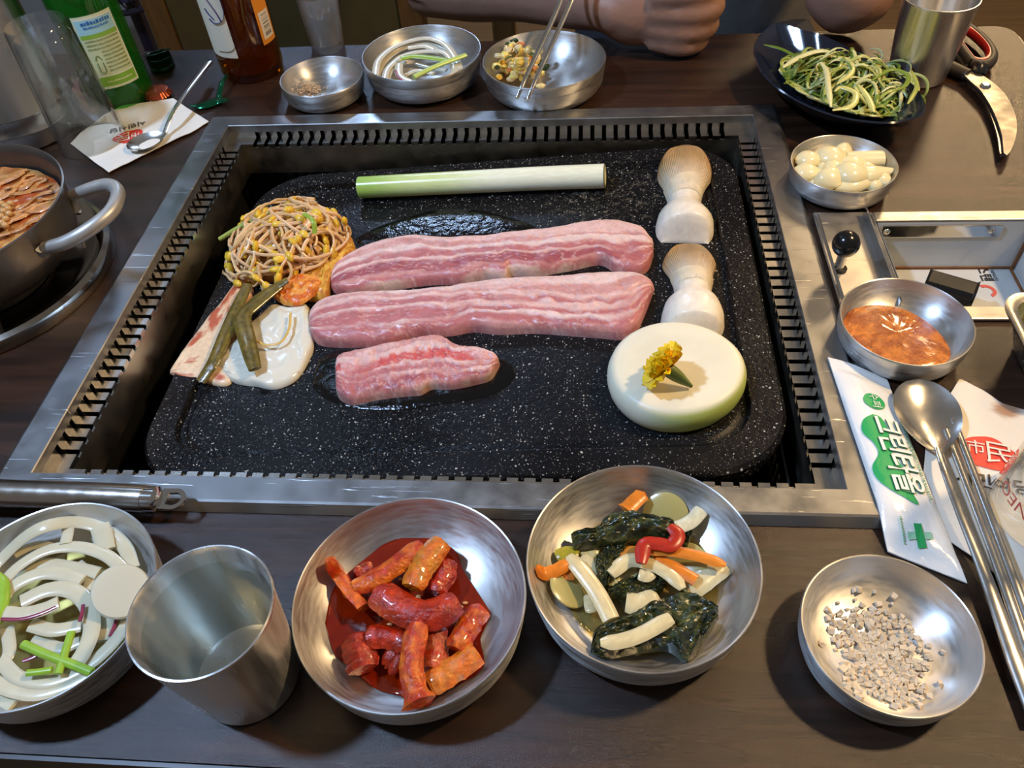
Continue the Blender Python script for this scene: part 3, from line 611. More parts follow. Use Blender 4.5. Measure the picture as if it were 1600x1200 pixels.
# ------------------------------------------------------------------ kimchi leaves, stems and bean sprouts on the griddle
z6 = zoomed(240, 280, 3.53)
def leafslab(name, A, B, H, cfun, matl, label, cat, nu=60, nv=36, lift=0.0, seed=1, p=4, group=None, rough=0.0012, P=None, base=None):
    def hf(U, V, XY): return H * dome(U, V, p, 8) * (0.8 + 0.5 * (fbm(U * 5, V * 3, seed) - .3)) + rough * (fbm(U * 16, V * 12, seed + 2) - .5) + 0.0004
    top, bot, U, V = slab(A, B, nu, nv, H, hf, P, base, lift)
    col = cfun(U, V); b = MB(); b.solid(top, bot, col, col); o = build(name, b, matl)
    return tag(o, label, cat, group)
def mixc(a, b, w): w = np.asarray(w)[..., None]; return np.array(a) * (1 - w) + np.array(b) * w
def c_red(U, V):
    w = smooth(fbm(U * 9, V * 7, 31), .50, .66) * 0.85; return mixc(mixc(lin(236, 206, 168), lin(228, 160, 112), smooth(U, .4, .9) * .6), lin(186, 62, 26), w)
def c_white(U, V): return mixc(mixc(lin(226, 221, 203), lin(214, 190, 110), smooth(U, .80, 1.0) * smooth(V, .4, .8)), lin(222, 214, 190), fbm(U * 4, V * 22, 12) * .5)
def c_orange(U, V): return mixc(lin(238, 160, 70), lin(214, 108, 40), smooth(fbm(U * 7, V * 7, 3), .4, .65))
def c_yell(U, V): return mixc(lin(226, 178, 74), lin(196, 128, 50), smooth(fbm(U * 9, V * 9, 5), .4, .65))
leafslab('kimchi_leaf', z6([(85, 1060), (130, 990), (200, 880), (290, 760), (380, 660), (450, 560), (490, 515), (540, 560)]), z6([(85, 1062), (160, 1095), (260, 1110), (420, 1118), (480, 900), (520, 700), (545, 620), (548, 565)]), 0.006, c_red, M_FOOD, 'red chili specked kimchi cabbage leaf at the left edge of the griddle', 'kimchi')
leafslab('kimchi_leaf', z6([(345, 1045), (395, 965), (470, 850), (560, 765), (650, 690), (740, 700), (850, 690)]), z6([(350, 1050), (450, 1112), (560, 1128), (640, 1145), (710, 1132), (790, 1085), (855, 980), (880, 890), (856, 700)]), 0.008, c_white, M_ONION, 'broad white kimchi cabbage stem lying flat in front of the bean sprouts', 'kimchi', p=6, rough=.0026)
leafslab('kimchi_leaf', z6([(820, 560), (900, 455), (1000, 385), (1085, 325), (1112, 365)]), z6([(850, 650), (950, 645), (980, 560), (1055, 460), (1112, 385)]), 0.012, c_yell, M_FOOD, 'soft yellow kimchi piece between bean sprouts and the back pork strip', 'kimchi', seed=5, rough=0.004)
leafslab('kimchi_leaf', z6([(650, 640), (720, 590), (800, 560), (900, 570), (945, 600)]), z6([(680, 690), (740, 722), (820, 722), (900, 665), (945, 610)]), 0.006, c_orange, M_FOOD, 'small crinkled orange kimchi piece on top of the white cabbage stem', 'kimchi', lift=0.008, seed=9, rough=0.004)
def plpath(pts, hs, n=30):
    P = np.array([pl(u, v, h) for (u, v), h in zip(pts, hs)]); return spl(P, n)
def ribbed(path, w, c1, c2, flat=0.5, n=14, taper=0.6):
    m = len(path); t = np.linspace(0, 1, m); r = w * (taper + (1 - taper) * np.sin(np.clip(t, 0.02, 0.98) * np.pi) ** .5)
    k = np.arange(n); C = np.array(c1)[None, None] * (0.75 + 0.25 * (k % 2))[None, :, None] + (np.array(c2) - np.array(c1)) * fbm(t[:, None] * 8, k[None, :] * .7, 4)[..., None]
    b = MB(); b.tube(path, r, n, flat, col=np.clip(C, 0, 1)); return b
G1, G2 = lin(140, 118, 52), lin(88, 76, 28)
for pts, hs, w, lab in ((z6([(520, 580), (455, 720), (400, 850), (335, 1000), (258, 1118)]), (.014, .012, .012, .011, .006), .0048, 'long olive green kimchi stem running down beside the red leaf'),
                        (z6([(690, 590), (560, 690), (492, 765), (520, 900), (560, 1048)]), (.018, .018, .018, .017, .014), .0054, 'folded olive kimchi stem bending down over the white cabbage stem'),
                        (z6([(740, 555), (610, 635), (540, 690), (470, 780), (400, 800)]), (.02, .016, .014, .012, .010), .0042, 'short dark olive kimchi stem tucked under the bean sprouts')):
    tag(build('kimchi_strip', ribbed(plpath(pts, hs), w * 1.3, G1, G2, .34), M_LEAF), lab, 'kimchi')
b = MB(); b.tube(plpath(z6([(565, 890), (620, 915), (700, 900), (745, 830), (756, 740)]), (.0125,) * 5), 0.0011, 8, 0.6, col=lin(214, 178, 92)); tag(build('bean_sprout', b, M_FOOD), 'single yellowish sprout curved on the white cabbage stem', 'sprout')
b = MB(); b.tube(plpath(z6([(366, 330), (480, 262), (640, 185)]), (.016, .026, .034)), 0.0021, 10, col=lin(176, 186, 92)); tag(build('scallion_piece', b, M_VEG), 'pale green scallion stem poking out left of the bean sprouts', 'scallion')
b = MB(); b.tube(plpath(z6([(830, 190), (880, 230), (890, 300)]), (.044, .044, .036)), 0.0022, 8, .4, col=lin(150, 176, 60)); tag(build('scallion_piece', b, M_VEG), 'small bright green scallion bit in the heap of bean sprouts', 'scallion')
HC = np.array([-0.166, 0.066]); HR = np.array([0.053, 0.052, 0.036])
M_SPROUT = mat('sprout', rough=0.34, vcol=True, sss=0.2, sss_s=0.002, grain=(120, 0.1))
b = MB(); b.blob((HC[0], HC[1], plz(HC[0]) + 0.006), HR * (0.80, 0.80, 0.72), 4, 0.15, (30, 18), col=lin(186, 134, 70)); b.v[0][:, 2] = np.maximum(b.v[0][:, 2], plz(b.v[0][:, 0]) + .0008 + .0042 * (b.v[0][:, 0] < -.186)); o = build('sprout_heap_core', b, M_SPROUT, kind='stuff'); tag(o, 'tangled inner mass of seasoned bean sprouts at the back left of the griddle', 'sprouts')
for k in range(190):
    az = R3(0, 2 * math.pi); el = math.asin(R3(0.02, 1.0)) ; d = np.array([math.cos(el) * math.cos(az), math.cos(el) * math.sin(az), math.sin(el)])
    hd = R3(0, 2 * math.pi); sh = R3(.84, 1.10); n_ = int(R3(11, 19)); pts = []; curl = R3(-.12, .12)
    t1 = np.cross(d, (0.3, 0.2, 1)); t1 /= np.linalg.norm(t1); t2 = np.cross(d, t1); h = t1 * math.cos(hd) + t2 * math.sin(hd); h -= np.array([0, 0, .45]); 
    for q in range(n_):
        h = h - d * (h @ d); h /= np.linalg.norm(h); d = d + h * 0.085; d /= np.linalg.norm(d)
        sd = np.cross(d, h); curl += R3(-.16, .16); curl = max(-.5, min(.5, curl)); h = h + sd * curl * 0.75; sh = min(max(sh + R3(-.02, .02), .80), 1.12)
        p = d * HR * sh; x, y = HC[0] + p[0], HC[1] + p[1]; pts.append((x, y, max(plz(x) + 0.0022, plz(x) + p[2] + 0.003)))
        if d[2] < -0.06: break
    if len(pts) < 5: continue
    pts = spl(pts, 2 * len(pts)); c = np.array(lin(238, 200, 148)) * R3(.80, 1.08) * np.array((1, R3(.92, 1.0), R3(.85, 1.0)))
    sp = build('bean_sprout', MB().tube(pts, R3(.0010, .0018), 6, col=c * np.linspace(.95, 1.05, len(pts))[:, None]), M_SPROUT)
    tag(sp, 'thin pale bean sprout tangled in the heap at the griddle corner', 'sprout', 'bean sprouts heaped on the griddle')
    if k % 4 != 3:
        e, dr = np.array(pts[0]), np.array(pts[0]) - np.array(pts[1]); dr /= np.linalg.norm(dr); yl = np.array(lin(232, 190, 58)) * R3(.85, 1.08)
        q = np.array(Vector((0, 0, 1)).rotation_difference(Vector(dr)).to_matrix())
        build('bean_head', MB().blob(e + dr * .0025, (.0026, .0034, .0052), k, .08, (9, 6), yl, q), M_SPROUT, sp)

# ------------------------------------------------------------------ steel bowls
BIGO = [(0.00004, 0.0), (0.0425, 0.0), (0.0455, 0.0008), (0.0525, 0.0045), (0.0565, 0.0110), (0.0574, 0.0165), (0.0576, 0.0218), (0.0583, 0.0225), (0.0590, 0.0295), (0.0594, 0.0310), (0.0590, 0.0318), (0.0583, 0.0316), (0.0577, 0.0302)]
BIGI = [(0.0575, .0290), (0.0560, .0242), (0.0525, .0178), (0.046, .0114), (0.037, .0066), (0.026, .0036), (0.014, .0024), (0.00004, .0021)]
SMO = [(0.00004, 0.0), (0.0310, 0.0), (0.0335, 0.0008), (0.0385, 0.0045), (0.0402, 0.0095), (0.0404, 0.0145), (0.0410, 0.0152), (0.0414, 0.0205), (0.0415, 0.0218), (0.0410, 0.0225), (0.0404, 0.0222), (0.0399, 0.0208)]
SMI = [(0.0396, .0195), (0.0380, .0150), (0.0345, .0098), (0.029, .0062), (0.021, .0036), (0.012, .0024), (0.00004, .0021)]
def finep(pr, n): 
    return [tuple(x) for x in spl(pr, n)]
class Bowl:
    def __init__(s, x, y, R, label, big, group=None):
        zo, zn_ = (0.7869, ZT + .0318) if big else (0.7800, ZT + .0225); f_ = (CAM[2] - zn_) / (CAM[2] - zo)   # rim seen at its true height
        x, y = CAM[:2] + (np.array([x, y]) - CAM[:2]) * f_; R *= f_; s.zs = .86 if big else .73
        s.c = np.array([x, y]); O, I = (BIGO, BIGI) if big else (SMO, SMI); k = s.k = R / (0.0594 if big else 0.0415)
        s.I = np.array(I)[::-1] * k; s.R = R
        b = MB(); b.lathe([(r * k, z * k) for r, z in O + finep(I, 26)], (x, y, ZT + 0.0002), 96)
        s.o = build('side_dish_bowl', b, M_BOWL); tag(s.o, label, 'bowl', group)
    def zin(s, r): return np.interp(r, s.I[:, 0], s.I[:, 1])
    def base(s, X, Y): return ZT + s.zin(np.hypot(X - s.c[0], Y - s.c[1])) + 0.0003
    def pt(s, u, v, z, h=0.001):            # point at height z above the table, kept above the bowl's inner wall
        z = z * s.zs; p = at(u, v, ZT + z)
        for _ in range(3):
            zz = max(z, float(s.zin(np.hypot(*(p[:2] - s.c)))) + h); p = at(u, v, ZT + zz)
        return p
    def path(s, pts, z, h=0.001, n=26):
        zs = np.broadcast_to(np.asarray(z, float), (len(pts),))
        return spl([s.pt(u, v, q, h) for (u, v), q in zip(pts, zs)], n)
B_on = Bowl(-0.1815, -0.3084, 0.0594, 'wide steel bowl of sliced onions cut off at the left front corner', True)
B_red = Bowl(0.0121, -0.2999, 0.0595, 'wide steel bowl of red seasoned radish at the front centre', True)
B_nam = Bowl(0.1300, -0.2755, 0.0598, 'wide steel bowl of pickled leaves and radish touching the grill rim', True)
B_salt = Bowl(0.2470, -0.3061, 0.0416, 'small steel bowl of coarse salt at the front right', False)
B_ssam = Bowl(0.3080, -0.0904, 0.0416, 'small steel bowl of orange brown dipping paste right of the grill', False)
B_gar = Bowl(0.3050, 0.0918, 0.0414, 'small steel bowl of peeled garlic cloves behind the side bin', False)
B_top = Bowl(-0.0664, 0.2883, 0.0600, 'wide steel bowl of onion rings behind the grill', True)
B_small = Bowl(-0.1636, 0.2575, 0.0416, 'small steel bowl with beige crumbs behind the grill', False)
zp = zoomed(750, 20, 7.62)
pc = at(850, 92, 0.7869)
B_pot = Bowl(pc[0] , pc[1] , 0.0600, 'wide steel bowl of potato salad with chopsticks across it', True)

def strip(name, P, w, flat, col, matl, label, cat, group=None, n=10, taper=0.0, parent=None, endt=None):
    m = len(P); t = np.linspace(0, 1, m); r = w * (1 - taper * (2 * t - 1) ** 4)
    if endt is not None: r = w * np.interp(t, [0, .15, .85, 1], [endt[0], 1, 1, endt[1]])
    C = np.asarray(col, float)
    if C.ndim == 1: C = C * (0.92 + 0.16 * fbm(t * 9 + R3(0, 50), t * 0 + 1, 3))[:, None]
    return tag(build(name, MB().tube(P, r, n, flat, col=C), matl), label, cat, group)

# onions in the left front bowl
z5 = zoomed(0, 760, 2.728)
OW = lin(202, 196, 168)
ONL = ['long onion strip curving along the far wall of the left bowl', 'second long onion arc in front of the far one in the left bowl', 'third onion arc lower in the left front bowl', 'hook shaped onion strip in the middle of the left front bowl', 'purple edged onion wedge at the left of the front bowl', 'short white onion strip below the hooked one in the left bowl', 'long onion arc along the near wall of the left bowl', 'outermost onion strip nearest the front rim of the left bowl', 'small upright onion strip at the far side of the left bowl', 'thick short onion curl at the far right of the left bowl', 'broad onion strip under the round radish slice in the left bowl', 'thin pale onion strip under the far arcs of the left bowl', 'upright onion strip near the left frame edge in the bowl', 'small onion strip beside the green scallion stems', 'small upright onion strip under the middle arcs of the left bowl', 'short onion strip between the arcs and the round radish slice', 'onion end at the bottom left corner of the front bowl', 'faint onion strip lying under the second arc of the left bowl']
for onl, (pts, w, z) in zip(ONL, (([(-60, 380), (0, 315), (100, 220), (200, 168), (330, 152), (450, 185), (530, 255), (565, 350)], .0058, .026),
                  ([(-60, 500), (0, 425), (80, 340), (200, 272), (330, 258), (450, 292), (530, 360)], .0052, .030),
                  ([(-30, 560), (40, 440), (150, 378), (250, 370), (350, 405)], .0060, .029),
                  ([(90, 492), (200, 442), (300, 442), (370, 500), (392, 600), (360, 700), (320, 760)], .0066, .030),
                  ([(-60, 620), (0, 545), (90, 545), (180, 525), (250, 495)], .0060, .033),
                  ([(130, 590), (230, 612), (350, 592)], .0055, .026),
                  ([(0, 740), (80, 815), (200, 835), (330, 790), (450, 700), (530, 600), (548, 540)], .0052, .027),
                  ([(-40, 830), (60, 868), (160, 882), (280, 850), (380, 800)], .0056, .026),
                  ([(292, 150), (288, 200), (278, 245)], .0050, .031), ([(425, 170), (440, 220), (450, 275)], .0078, .029),
                  ([(505, 480), (455, 560), (430, 660)], .0075, .024), ([(60, 290), (150, 250), (230, 262)], .0045, .022), ([(30, 600), (40, 700), (10, 760)], .0050, .026),
                  ([(150, 640), (250, 690), (340, 660)], .0050, .021), ([(250, 300), (255, 380), (240, 440)], .0045, .022), ([(330, 330), (380, 380), (370, 450)], .0045, .023),
                  ([(-40, 900), (20, 905), (60, 930)], .0060, .020), ([(120, 340), (200, 330), (330, 350), (420, 370)], .0055, .024))):
    strip('onion_strip', B_on.path(z5(pts), z * .92, .003), w * .70, .24, OW, M_ONION, onl, 'onion', 'onion strips in the left front bowl', 12)
for pl_, (pts, z) in zip(('purple red skin edge along the left onion wedge', 'purple skin edge below the round radish slice', 'small purple skin edge at the front of the left onions', 'purple skin mark on the hooked onion strip'), (([(5, 566), (90, 566), (170, 545), (240, 515)], .0335), ([(505, 530), (490, 590), (470, 640)], .027), ([(100, 745), (140, 730), (185, 705)], .028), ([(355, 505), (350, 540), (340, 575)], .034))):
    strip('onion_skin_edge', B_on.path(z5(pts), z * .92, .004), .0011, .8, lin(134, 48, 72), M_ONION, pl_, 'onion', 'purple onion edges in the left front bowl', 8)
for pts, w, lab in (([(98, 672), (200, 718), (300, 755), (392, 792)], .0038, 'long green scallion stem across the front of the left onion bowl'), ([(305, 620), (280, 700), (248, 800)], .0036, 'green scallion stem pointing down between the left onion strips'),
                    ([(115, 795), (170, 790), (222, 782)], .0030, 'short green scallion piece low in the left onion bowl'), ([(-30, 380), (10, 420), (10, 500), (-20, 580)], .0060, 'wide green scallion leaf at the left edge of the onion bowl')):
    strip('scallion_piece', B_on.path(z5(pts), .030, .005), w * .62, .7, lin(140, 178, 52), M_VEG, lab, 'scallion', None, 10)
dcen = B_on.pt(*z5([(515, 447)])[0], .036, .004); 
b = MB(); G = []
nrm = (CAM - dcen); nrm /= np.linalg.norm(nrm); nrm = nrm + np.array([0.0, 0.1, .5]); nrm /= np.linalg.norm(nrm)
b.lathe([(0.00004, .0012), (.010, .0014), (.0138, .0009), (.0146, -.0004), (.0138, -.0016), (.00004, -.0018)], dcen, 40, lin(200, 199, 180), axis=nrm)
tag(build('radish_slice', b, M_ONION), 'round translucent white radish slice standing at the edge of the left bowl', 'radish')
b = MB(); r = 0.0500; a = np.linspace(0, 2 * np.pi, 48, endpoint=False)
def liquid(bw, z, matl, label, name='liquid'):
    rr = float(np.interp(z, bw.I[:, 1], bw.I[:, 0])) - 0.0006
    prof = [(0.00004, z), (rr, z)] + [(r_, z_ + .0005) for r_, z_ in bw.I[::-1] if r_ < rr - .001 and z_ < z - .0006]
    b = MB(); b.lathe(prof[::1], (bw.c[0], bw.c[1], ZT + .0003), 64); o = build(name, b, matl, kind='stuff'); return tag(o, label, 'liquid')
liquid(B_on, .0105, M_BROTH, 'pale vinegar liquid pooled under the left front onions', 'pickling_liquid')

# red seasoned radish
zr = zoomed(440, 760, 3.0)
poly = np.array(zr([(205, 640), (238, 480), (300, 410), (400, 330), (470, 265), (545, 235), (620, 238), (700, 243), (770, 270), (820, 310), (850, 390), (900, 470), (960, 560), (980, 600), (945, 680), (932, 720), (950, 815), (930, 870), (830, 930), (730, 985), (690, 1030), (620, 1020), (580, 1000), (560, 982), (470, 962), (400, 920), (330, 852), (258, 800), (225, 720)]))
P = spl(np.vstack([poly, poly[:1]]), 90)[:-1]; PW = np.array([B_red.pt(u, v, .0085, .0006) for u, v in P]); cen = PW[:, :2].mean(0); G = []
for sc in (1.0, .985, .96, .9, .8, .65, .5, .35, .2, .04):
    XY = cen + (PW[:, :2] - cen) * sc; r = np.hypot(*(XY - B_red.c).T); h = 0.0002 if sc == 1 else 0.0012 * smooth(1 - sc, 0, .06) 
    G.append(np.c_[XY, ZT + np.maximum(B_red.zin(r) + .0004 + h, .0073) + .0012 * (fbm(XY[:, 0] * 160, XY[:, 1] * 160, 3) - .5) * (sc < .98)])
G = np.array(G); C = mixc(lin(138, 36, 4), lin(92, 14, 2), fbm(G[..., 0] * 120, G[..., 1] * 120, 9))
b = MB(); b.grid(G, C, wrap_v=True); b.f.append(tuple((len(G) - 1) * 89 + q for q in range(89))); b.m.append(0)
o = build('chili_sauce', b, mat('chili_sauce', rough=0.10, vcol=True, coat=0.7, coat_rough=.04, bump=(150, .35, .002)), kind='stuff'); tag(o, 'glossy dark red chili sauce pooled in the front centre bowl', 'sauce')
RO, RD, RC = lin(204, 98, 12), lin(172, 42, 4), lin(140, 26, 4)
def chunk(bw, zf, pts, w, z, c1, c2, label, flat=.62, cat='radish', name='seasoned_radish', n=12, m=22, endt=(.8, .8), seed=0, lump=.22, matl=None, h=.003):
    P = bw.path(zf(pts), z, h, m); t = np.linspace(0, 1, m); k = np.arange(n); a = 2 * np.pi * k / n
    r = w * np.interp(t, [0, .12, .88, 1], [endt[0], 1, 1, endt[1]])
    b = MB(); b.tube(P, r, n, flat); G = b.v[0].reshape(m, n, 3); f = fbm(t[:, None] * 7 + seed, np.cos(a)[None] * 1.5 + np.sin(a)[None] * .7 + 3, seed + 1, 4)
    G = P[:, None] + (G - P[:, None]) * (1 + lump * 2 * (f - .5) + .10 * np.cos(4 * a)[None])[..., None]; b.v[0] = G.reshape(-1, 3)
    b.c[0] = mixc(c1, c2, smooth(fbm(t[:, None] * 6 + seed, np.cos(a)[None] * 2 + 4, seed + 5), .36, .64)).reshape(-1, 3)
    return tag(build(name, b, matl or M_GLAZE), label, cat)
for q, (pts, w, z, c1, c2, e, lab) in enumerate((
    ([(338, 478), (440, 430), (560, 355), (662, 280)], .0052, .024, RO, RD, (.8, .85), 'orange red radish stick lying at the back of the sauce bowl'),
    ([(612, 475), (650, 400), (700, 320), (752, 260)], .0062, .027, RO, lin(196, 120, 24), (.8, .85), 'thick yellowish radish stick leaning at the back right of the sauce'),
    ([(212, 345), (265, 410), (320, 490), (385, 570)], .0046, .022, RO, RD, (.3, .9), 'pointed radish wedge rising up the left wall of the red bowl'),
    ([(440, 500), (520, 545), (600, 590), (700, 600), (790, 560), (825, 540)], .0074, .027, RD, RC, (.8, .8), 'knobbly red coated chunk across the middle of the red bowl'),
    ([(815, 765), (850, 700), (890, 630), (945, 575)], .0054, .022, RO, RD, (.85, .85), 'orange radish stick at the right side of the red bowl'),
    ([(688, 930), (760, 890), (840, 835), (915, 780)], .0060, .021, RO, lin(206, 120, 40), (.85, .95), 'thick pale orange radish stick at the front right of the red bowl'),
    ([(640, 645), (620, 740), (608, 850), (622, 930), (650, 1015)], .0050, .030, RD, RO, (.8, 1.5), 'twisted red radish strip hanging toward the front of the red bowl'),
    ([(345, 705), (362, 760), (385, 860)], .0072, .018, RD, RC, (.8, .9), 'square red chunk at the left front of the sauce'),
    ([(400, 715), (470, 700), (560, 720), (600, 740)], .0056, .021, RC, RD, (.8, .8), 'lumpy red piece left of the twisted radish strip'),
    ([(705, 670), (715, 760), (700, 860)], .0066, .018, RD, lin(180, 84, 50), (.85, .85), 'broad red piece right of the twisted radish strip'),
    ([(765, 350), (760, 420), (715, 500)], .0056, .021, RD, RC, (.7, .8), 'small dark red piece behind the knobbly chunk'),
    ([(350, 420), (390, 395), (430, 385)], .0042, .018, RC, RD, (.6, .6), 'small red scrap beside the back radish stick'),
    ([(500, 775), (540, 810), (570, 850)], .0060, .015, RC, RD, (.7, .7), 'dark red lump half sunk in the sauce'),
    ([(520, 460), (500, 500), (480, 570)], .0050, .019, RD, RC, (.7, .7), 'red lump under the left end of the knobbly chunk'))):
    chunk(B_red, zr, pts, w * 1.08, z, c1, c2, lab, .66, endt=e, seed=q * 3)
for k in range(26):
    a_, r_ = R3(0, 6.28), R3(.2, .9); u, v = np.array(zr([(590, 640)])[0]) + np.array([math.cos(a_) * 110, math.sin(a_) * 110]) * r_
    p = B_red.pt(u, v, .0105, .002); tag(build('sesame_seed', MB().blob(p, (.0016, .0009, .0006), k, .1, (7, 5), lin(214, 150, 90)), M_FOOD), 'tiny sesame seed stuck in the red chili sauce', 'seed', 'sesame seeds in the red bowl')

# pickled leaves and radish
zn = zoomed(810, 720, 3.2425)
DG, DG2, PR = lin(26, 34, 18), lin(60, 66, 34), lin(222, 206, 158)
def c_leaf(s): 
    def f(U, V):
        vein = smooth(np.abs(V - .5 - .08 * np.sin(U * 5)), .025, .008) + .8 * smooth(np.abs(((U * 5 + np.abs(V - .5) * 3) % 1) - .5), .05, .015)
        return mixc(mixc(DG, DG2, smooth(fbm(U * 7, V * 6, s), .4, .7)), lin(120, 118, 52), np.clip(vein, 0, 1) * .55)
    return f
def bleaf(A, B, H, z, label, seed, rough=.006, nu=60, nv=34):
    leafslab('pickled_leaf', zn(A), zn(B), H, c_leaf(seed), M_LEAF, label, 'leaf', nu, nv, 0.0, seed, 3, None, rough, P=lambda u, v: B_nam.pt(u, v, z + .4 * H), base=lambda X, Y: np.maximum(B_nam.base(X, Y), ZT + z * .86))
bleaf([(265, 352), (400, 340), (430, 292), (510, 252), (620, 264), (760, 298), (795, 315)], [(280, 442), (400, 425), (560, 405), (680, 385), (750, 412), (775, 390), (798, 330)], .010, .020, 'crinkled dark green leaf at the back of the pickle bowl', 3)
bleaf([(380, 490), (440, 440), (550, 420), (565, 425)], [(400, 600), (440, 650), (540, 460), (566, 440)], .006, .016, 'small dark green leaf scrap left of the middle of the pickle bowl', 7)
bleaf([(370, 930), (400, 840), (560, 770), (700, 700), (850, 662), (950, 688), (1012, 740)], [(365, 965), (440, 998), (600, 970), (760, 960), (860, 1018), (950, 900), (1016, 790)], .007, .018, 'large folded dark leaf with veins at the front of the pickle bowl', 11, .0085)
bleaf([(450, 640), (540, 600), (640, 570), (745, 590), (750, 610)], [(460, 690), (560, 700), (650, 690), (720, 660), (752, 620)], .008, .010, 'wet black green leaf in the centre of the pickle bowl', 15)
bleaf([(800, 420), (830, 380), (880, 345)], [(800, 450), (850, 450), (885, 360)], .006, .014, 'small dark leaf tip behind the red pepper', 19)
for q, (pts, w, z, c, e, nm, lab) in enumerate((
    ([(255, 480), (330, 570), (400, 670), (470, 805)], .0046, .022, PR, (.5, 1), 'radish_strip', 'long pale radish strip at the left of the pickle bowl'),
    ([(415, 922), (510, 915), (620, 880), (775, 795)], .0040, .030, PR, (.5, .8), 'radish_strip', 'pale radish strip lying on the large front leaf'),
    ([(468, 575), (560, 505), (680, 525), (780, 585), (832, 650)], .0042, .023, PR, (.7, .5), 'radish_strip', 'arched pale radish strip in the middle of the pickle bowl'),
    ([(545, 715), (620, 725), (710, 690)], .0062, .017, PR, (.9, .5), 'radish_strip', 'blunt pale radish piece behind the large front leaf'),
    ([(850, 665), (950, 590), (1035, 525)], .0066, .016, lin(212, 202, 160), (.6, 1), 'radish_strip', 'wide pale radish piece at the right of the pickle bowl'),
    ([(785, 345), (870, 310), (928, 248)], .0042, .022, lin(226, 220, 186), (.8, 1), 'radish_strip', 'pale radish strip rising at the back right of the pickle bowl'),
    ([(320, 490), (370, 540), (385, 600)], .0052, .016, PR, (.8, .8), 'radish_strip', 'short pale radish strip beside the long left one'),
    ([(360, 680), (365, 730), (375, 770)], .0034, .012, PR, (.8, .5), 'radish_strip', 'thin pale radish sliver hanging near the left broth'),
    ([(610, 570), (650, 580), (670, 560)], .0040, .021, PR, (.8, .6), 'radish_strip', 'tiny pale radish bit on the central leaf'),
    ([(480, 640), (500, 590), (600, 560)], .0050, .015, lin(196, 186, 130), (.8, .8), 'radish_strip', 'yellowish radish strip under the arched strip'),
    ([(545, 250), (590, 205), (640, 160)], .0046, .024, lin(222, 128, 36), (1.2, .15), 'carrot_strip', 'pointed orange carrot sliver at the back wall of the pickle bowl'),
    ([(660, 455), (760, 455), (900, 480), (1052, 527)], .0034, .026, lin(222, 132, 40), (.8, .4), 'carrot_strip', 'long orange carrot strip reaching the right of the pickle bowl'),
    ([(685, 488), (790, 540), (900, 605)], .0036, .023, lin(216, 124, 34), (.4, 1), 'carrot_strip', 'orange carrot strip just under the long one'),
    ([(90, 540), (130, 572), (190, 555), (250, 520)], .0036, .022, lin(222, 128, 36), (.4, .8), 'carrot_strip', 'curled orange carrot strip at the left wall of the pickle bowl'),
    ([(215, 550), (250, 570), (285, 572)], .0038, .017, lin(206, 116, 36), (.8, .8), 'carrot_strip', 'short carrot bit under the left radish strip'),
    ([(490, 490), (560, 460), (650, 465)], .0034, .020, lin(196, 130, 50), (.6, .6), 'carrot_strip', 'dull orange carrot strip behind the arched radish'),
    ([(765, 330), (808, 375), (775, 428), (700, 418), (640, 425), (622, 520)], .0040, .030, lin(176, 42, 24), (.6, .7), 'pepper_strip', 'curled red pepper strip in the middle of the pickle bowl'),
    ([(192, 490), (250, 468), (305, 480)], .0044, .019, lin(160, 150, 40), (.6, .6), 'cucumber_strip', 'yellow green cucumber strip at the left of the pickle bowl'),
    ([(310, 470), (350, 450), (405, 470)], .0050, .016, lin(190, 178, 120), (.7, .7), 'cucumber_strip', 'pale cucumber piece below the back leaf'))):
    chunk(B_nam, zn, pts, w * .92, z, np.array(c) * .85, c, lab, .38, 'pickle', nm, 12, 22, e, q, .06, M_ONION if 'radish' in nm else M_VEG)
for (cx, cy), r_, lab in (((745, 275), .0130, 'round translucent green pickle slice at the back of the bowl'), ((845, 520), .0120, 'round translucent pickle slice under the carrot strips'), ((260, 640), .0120, 'round translucent pickle slice in the left broth')):
    p = B_nam.pt(*zn([(cx, cy)])[0], .014, .003); b = MB(); b.lathe([(.00004, .001), (r_ * .8, .0011), (r_, .0003), (r_, -.0008), (.00004, -.001)], p, 32, lin(176, 166, 104), axis=(B_nam.c[0] - p[0], B_nam.c[1] - p[1], .06))
    tag(build('pickle_slice', b, M_ONION), lab, 'pickle')
liquid(B_nam, .0090, M_BROTH, 'thin yellowish pickle broth in the leaf and radish bowl', 'pickle_broth')

# coarse salt
zs = zoomed(1200, 840, 3.333)
b = MB()
for k in range(620):
    if k < 520: ox, oy = nrs.normal(0, 105), nrs.normal(0, 125)
    else: ox, oy = nrs.uniform(-260, 260), nrs.uniform(-280, 260)
    u, v = zs([(600 + ox * .95 + oy * .25, 640 + oy + ox * .22)])[0]
    s = R3(.0007, .00145); p = B_salt.pt(u, v, .0015, .0008 + R3(0, .0012) * (abs(ox) + abs(oy) < 200))
    if np.hypot(*(p[:2] - B_salt.c)) > .033: continue
    V = np.array([(x, y, z) for x in (-1, 1) for y in (-1, 1) for z in (-1, 1)], float) * s * (1 + .5 * nrs.uniform(-1, 1, (8, 3)))
    q = np.array(Matrix.Rotation(R3(0, 6), 3, Vector((R3(-1, 1), R3(-1, 1), R3(-1, 1) + .01)))); b.add(V @ q.T + p, [(0, 1, 3, 2), (4, 6, 7, 5), (0, 4, 5, 1), (2, 3, 7, 6), (0, 2, 6, 4), (1, 5, 7, 3)])
tag(build('coarse_salt', b, M_SALT, kind='stuff', smooth=False), 'scattered coarse white salt grains in the front right bowl', 'salt')

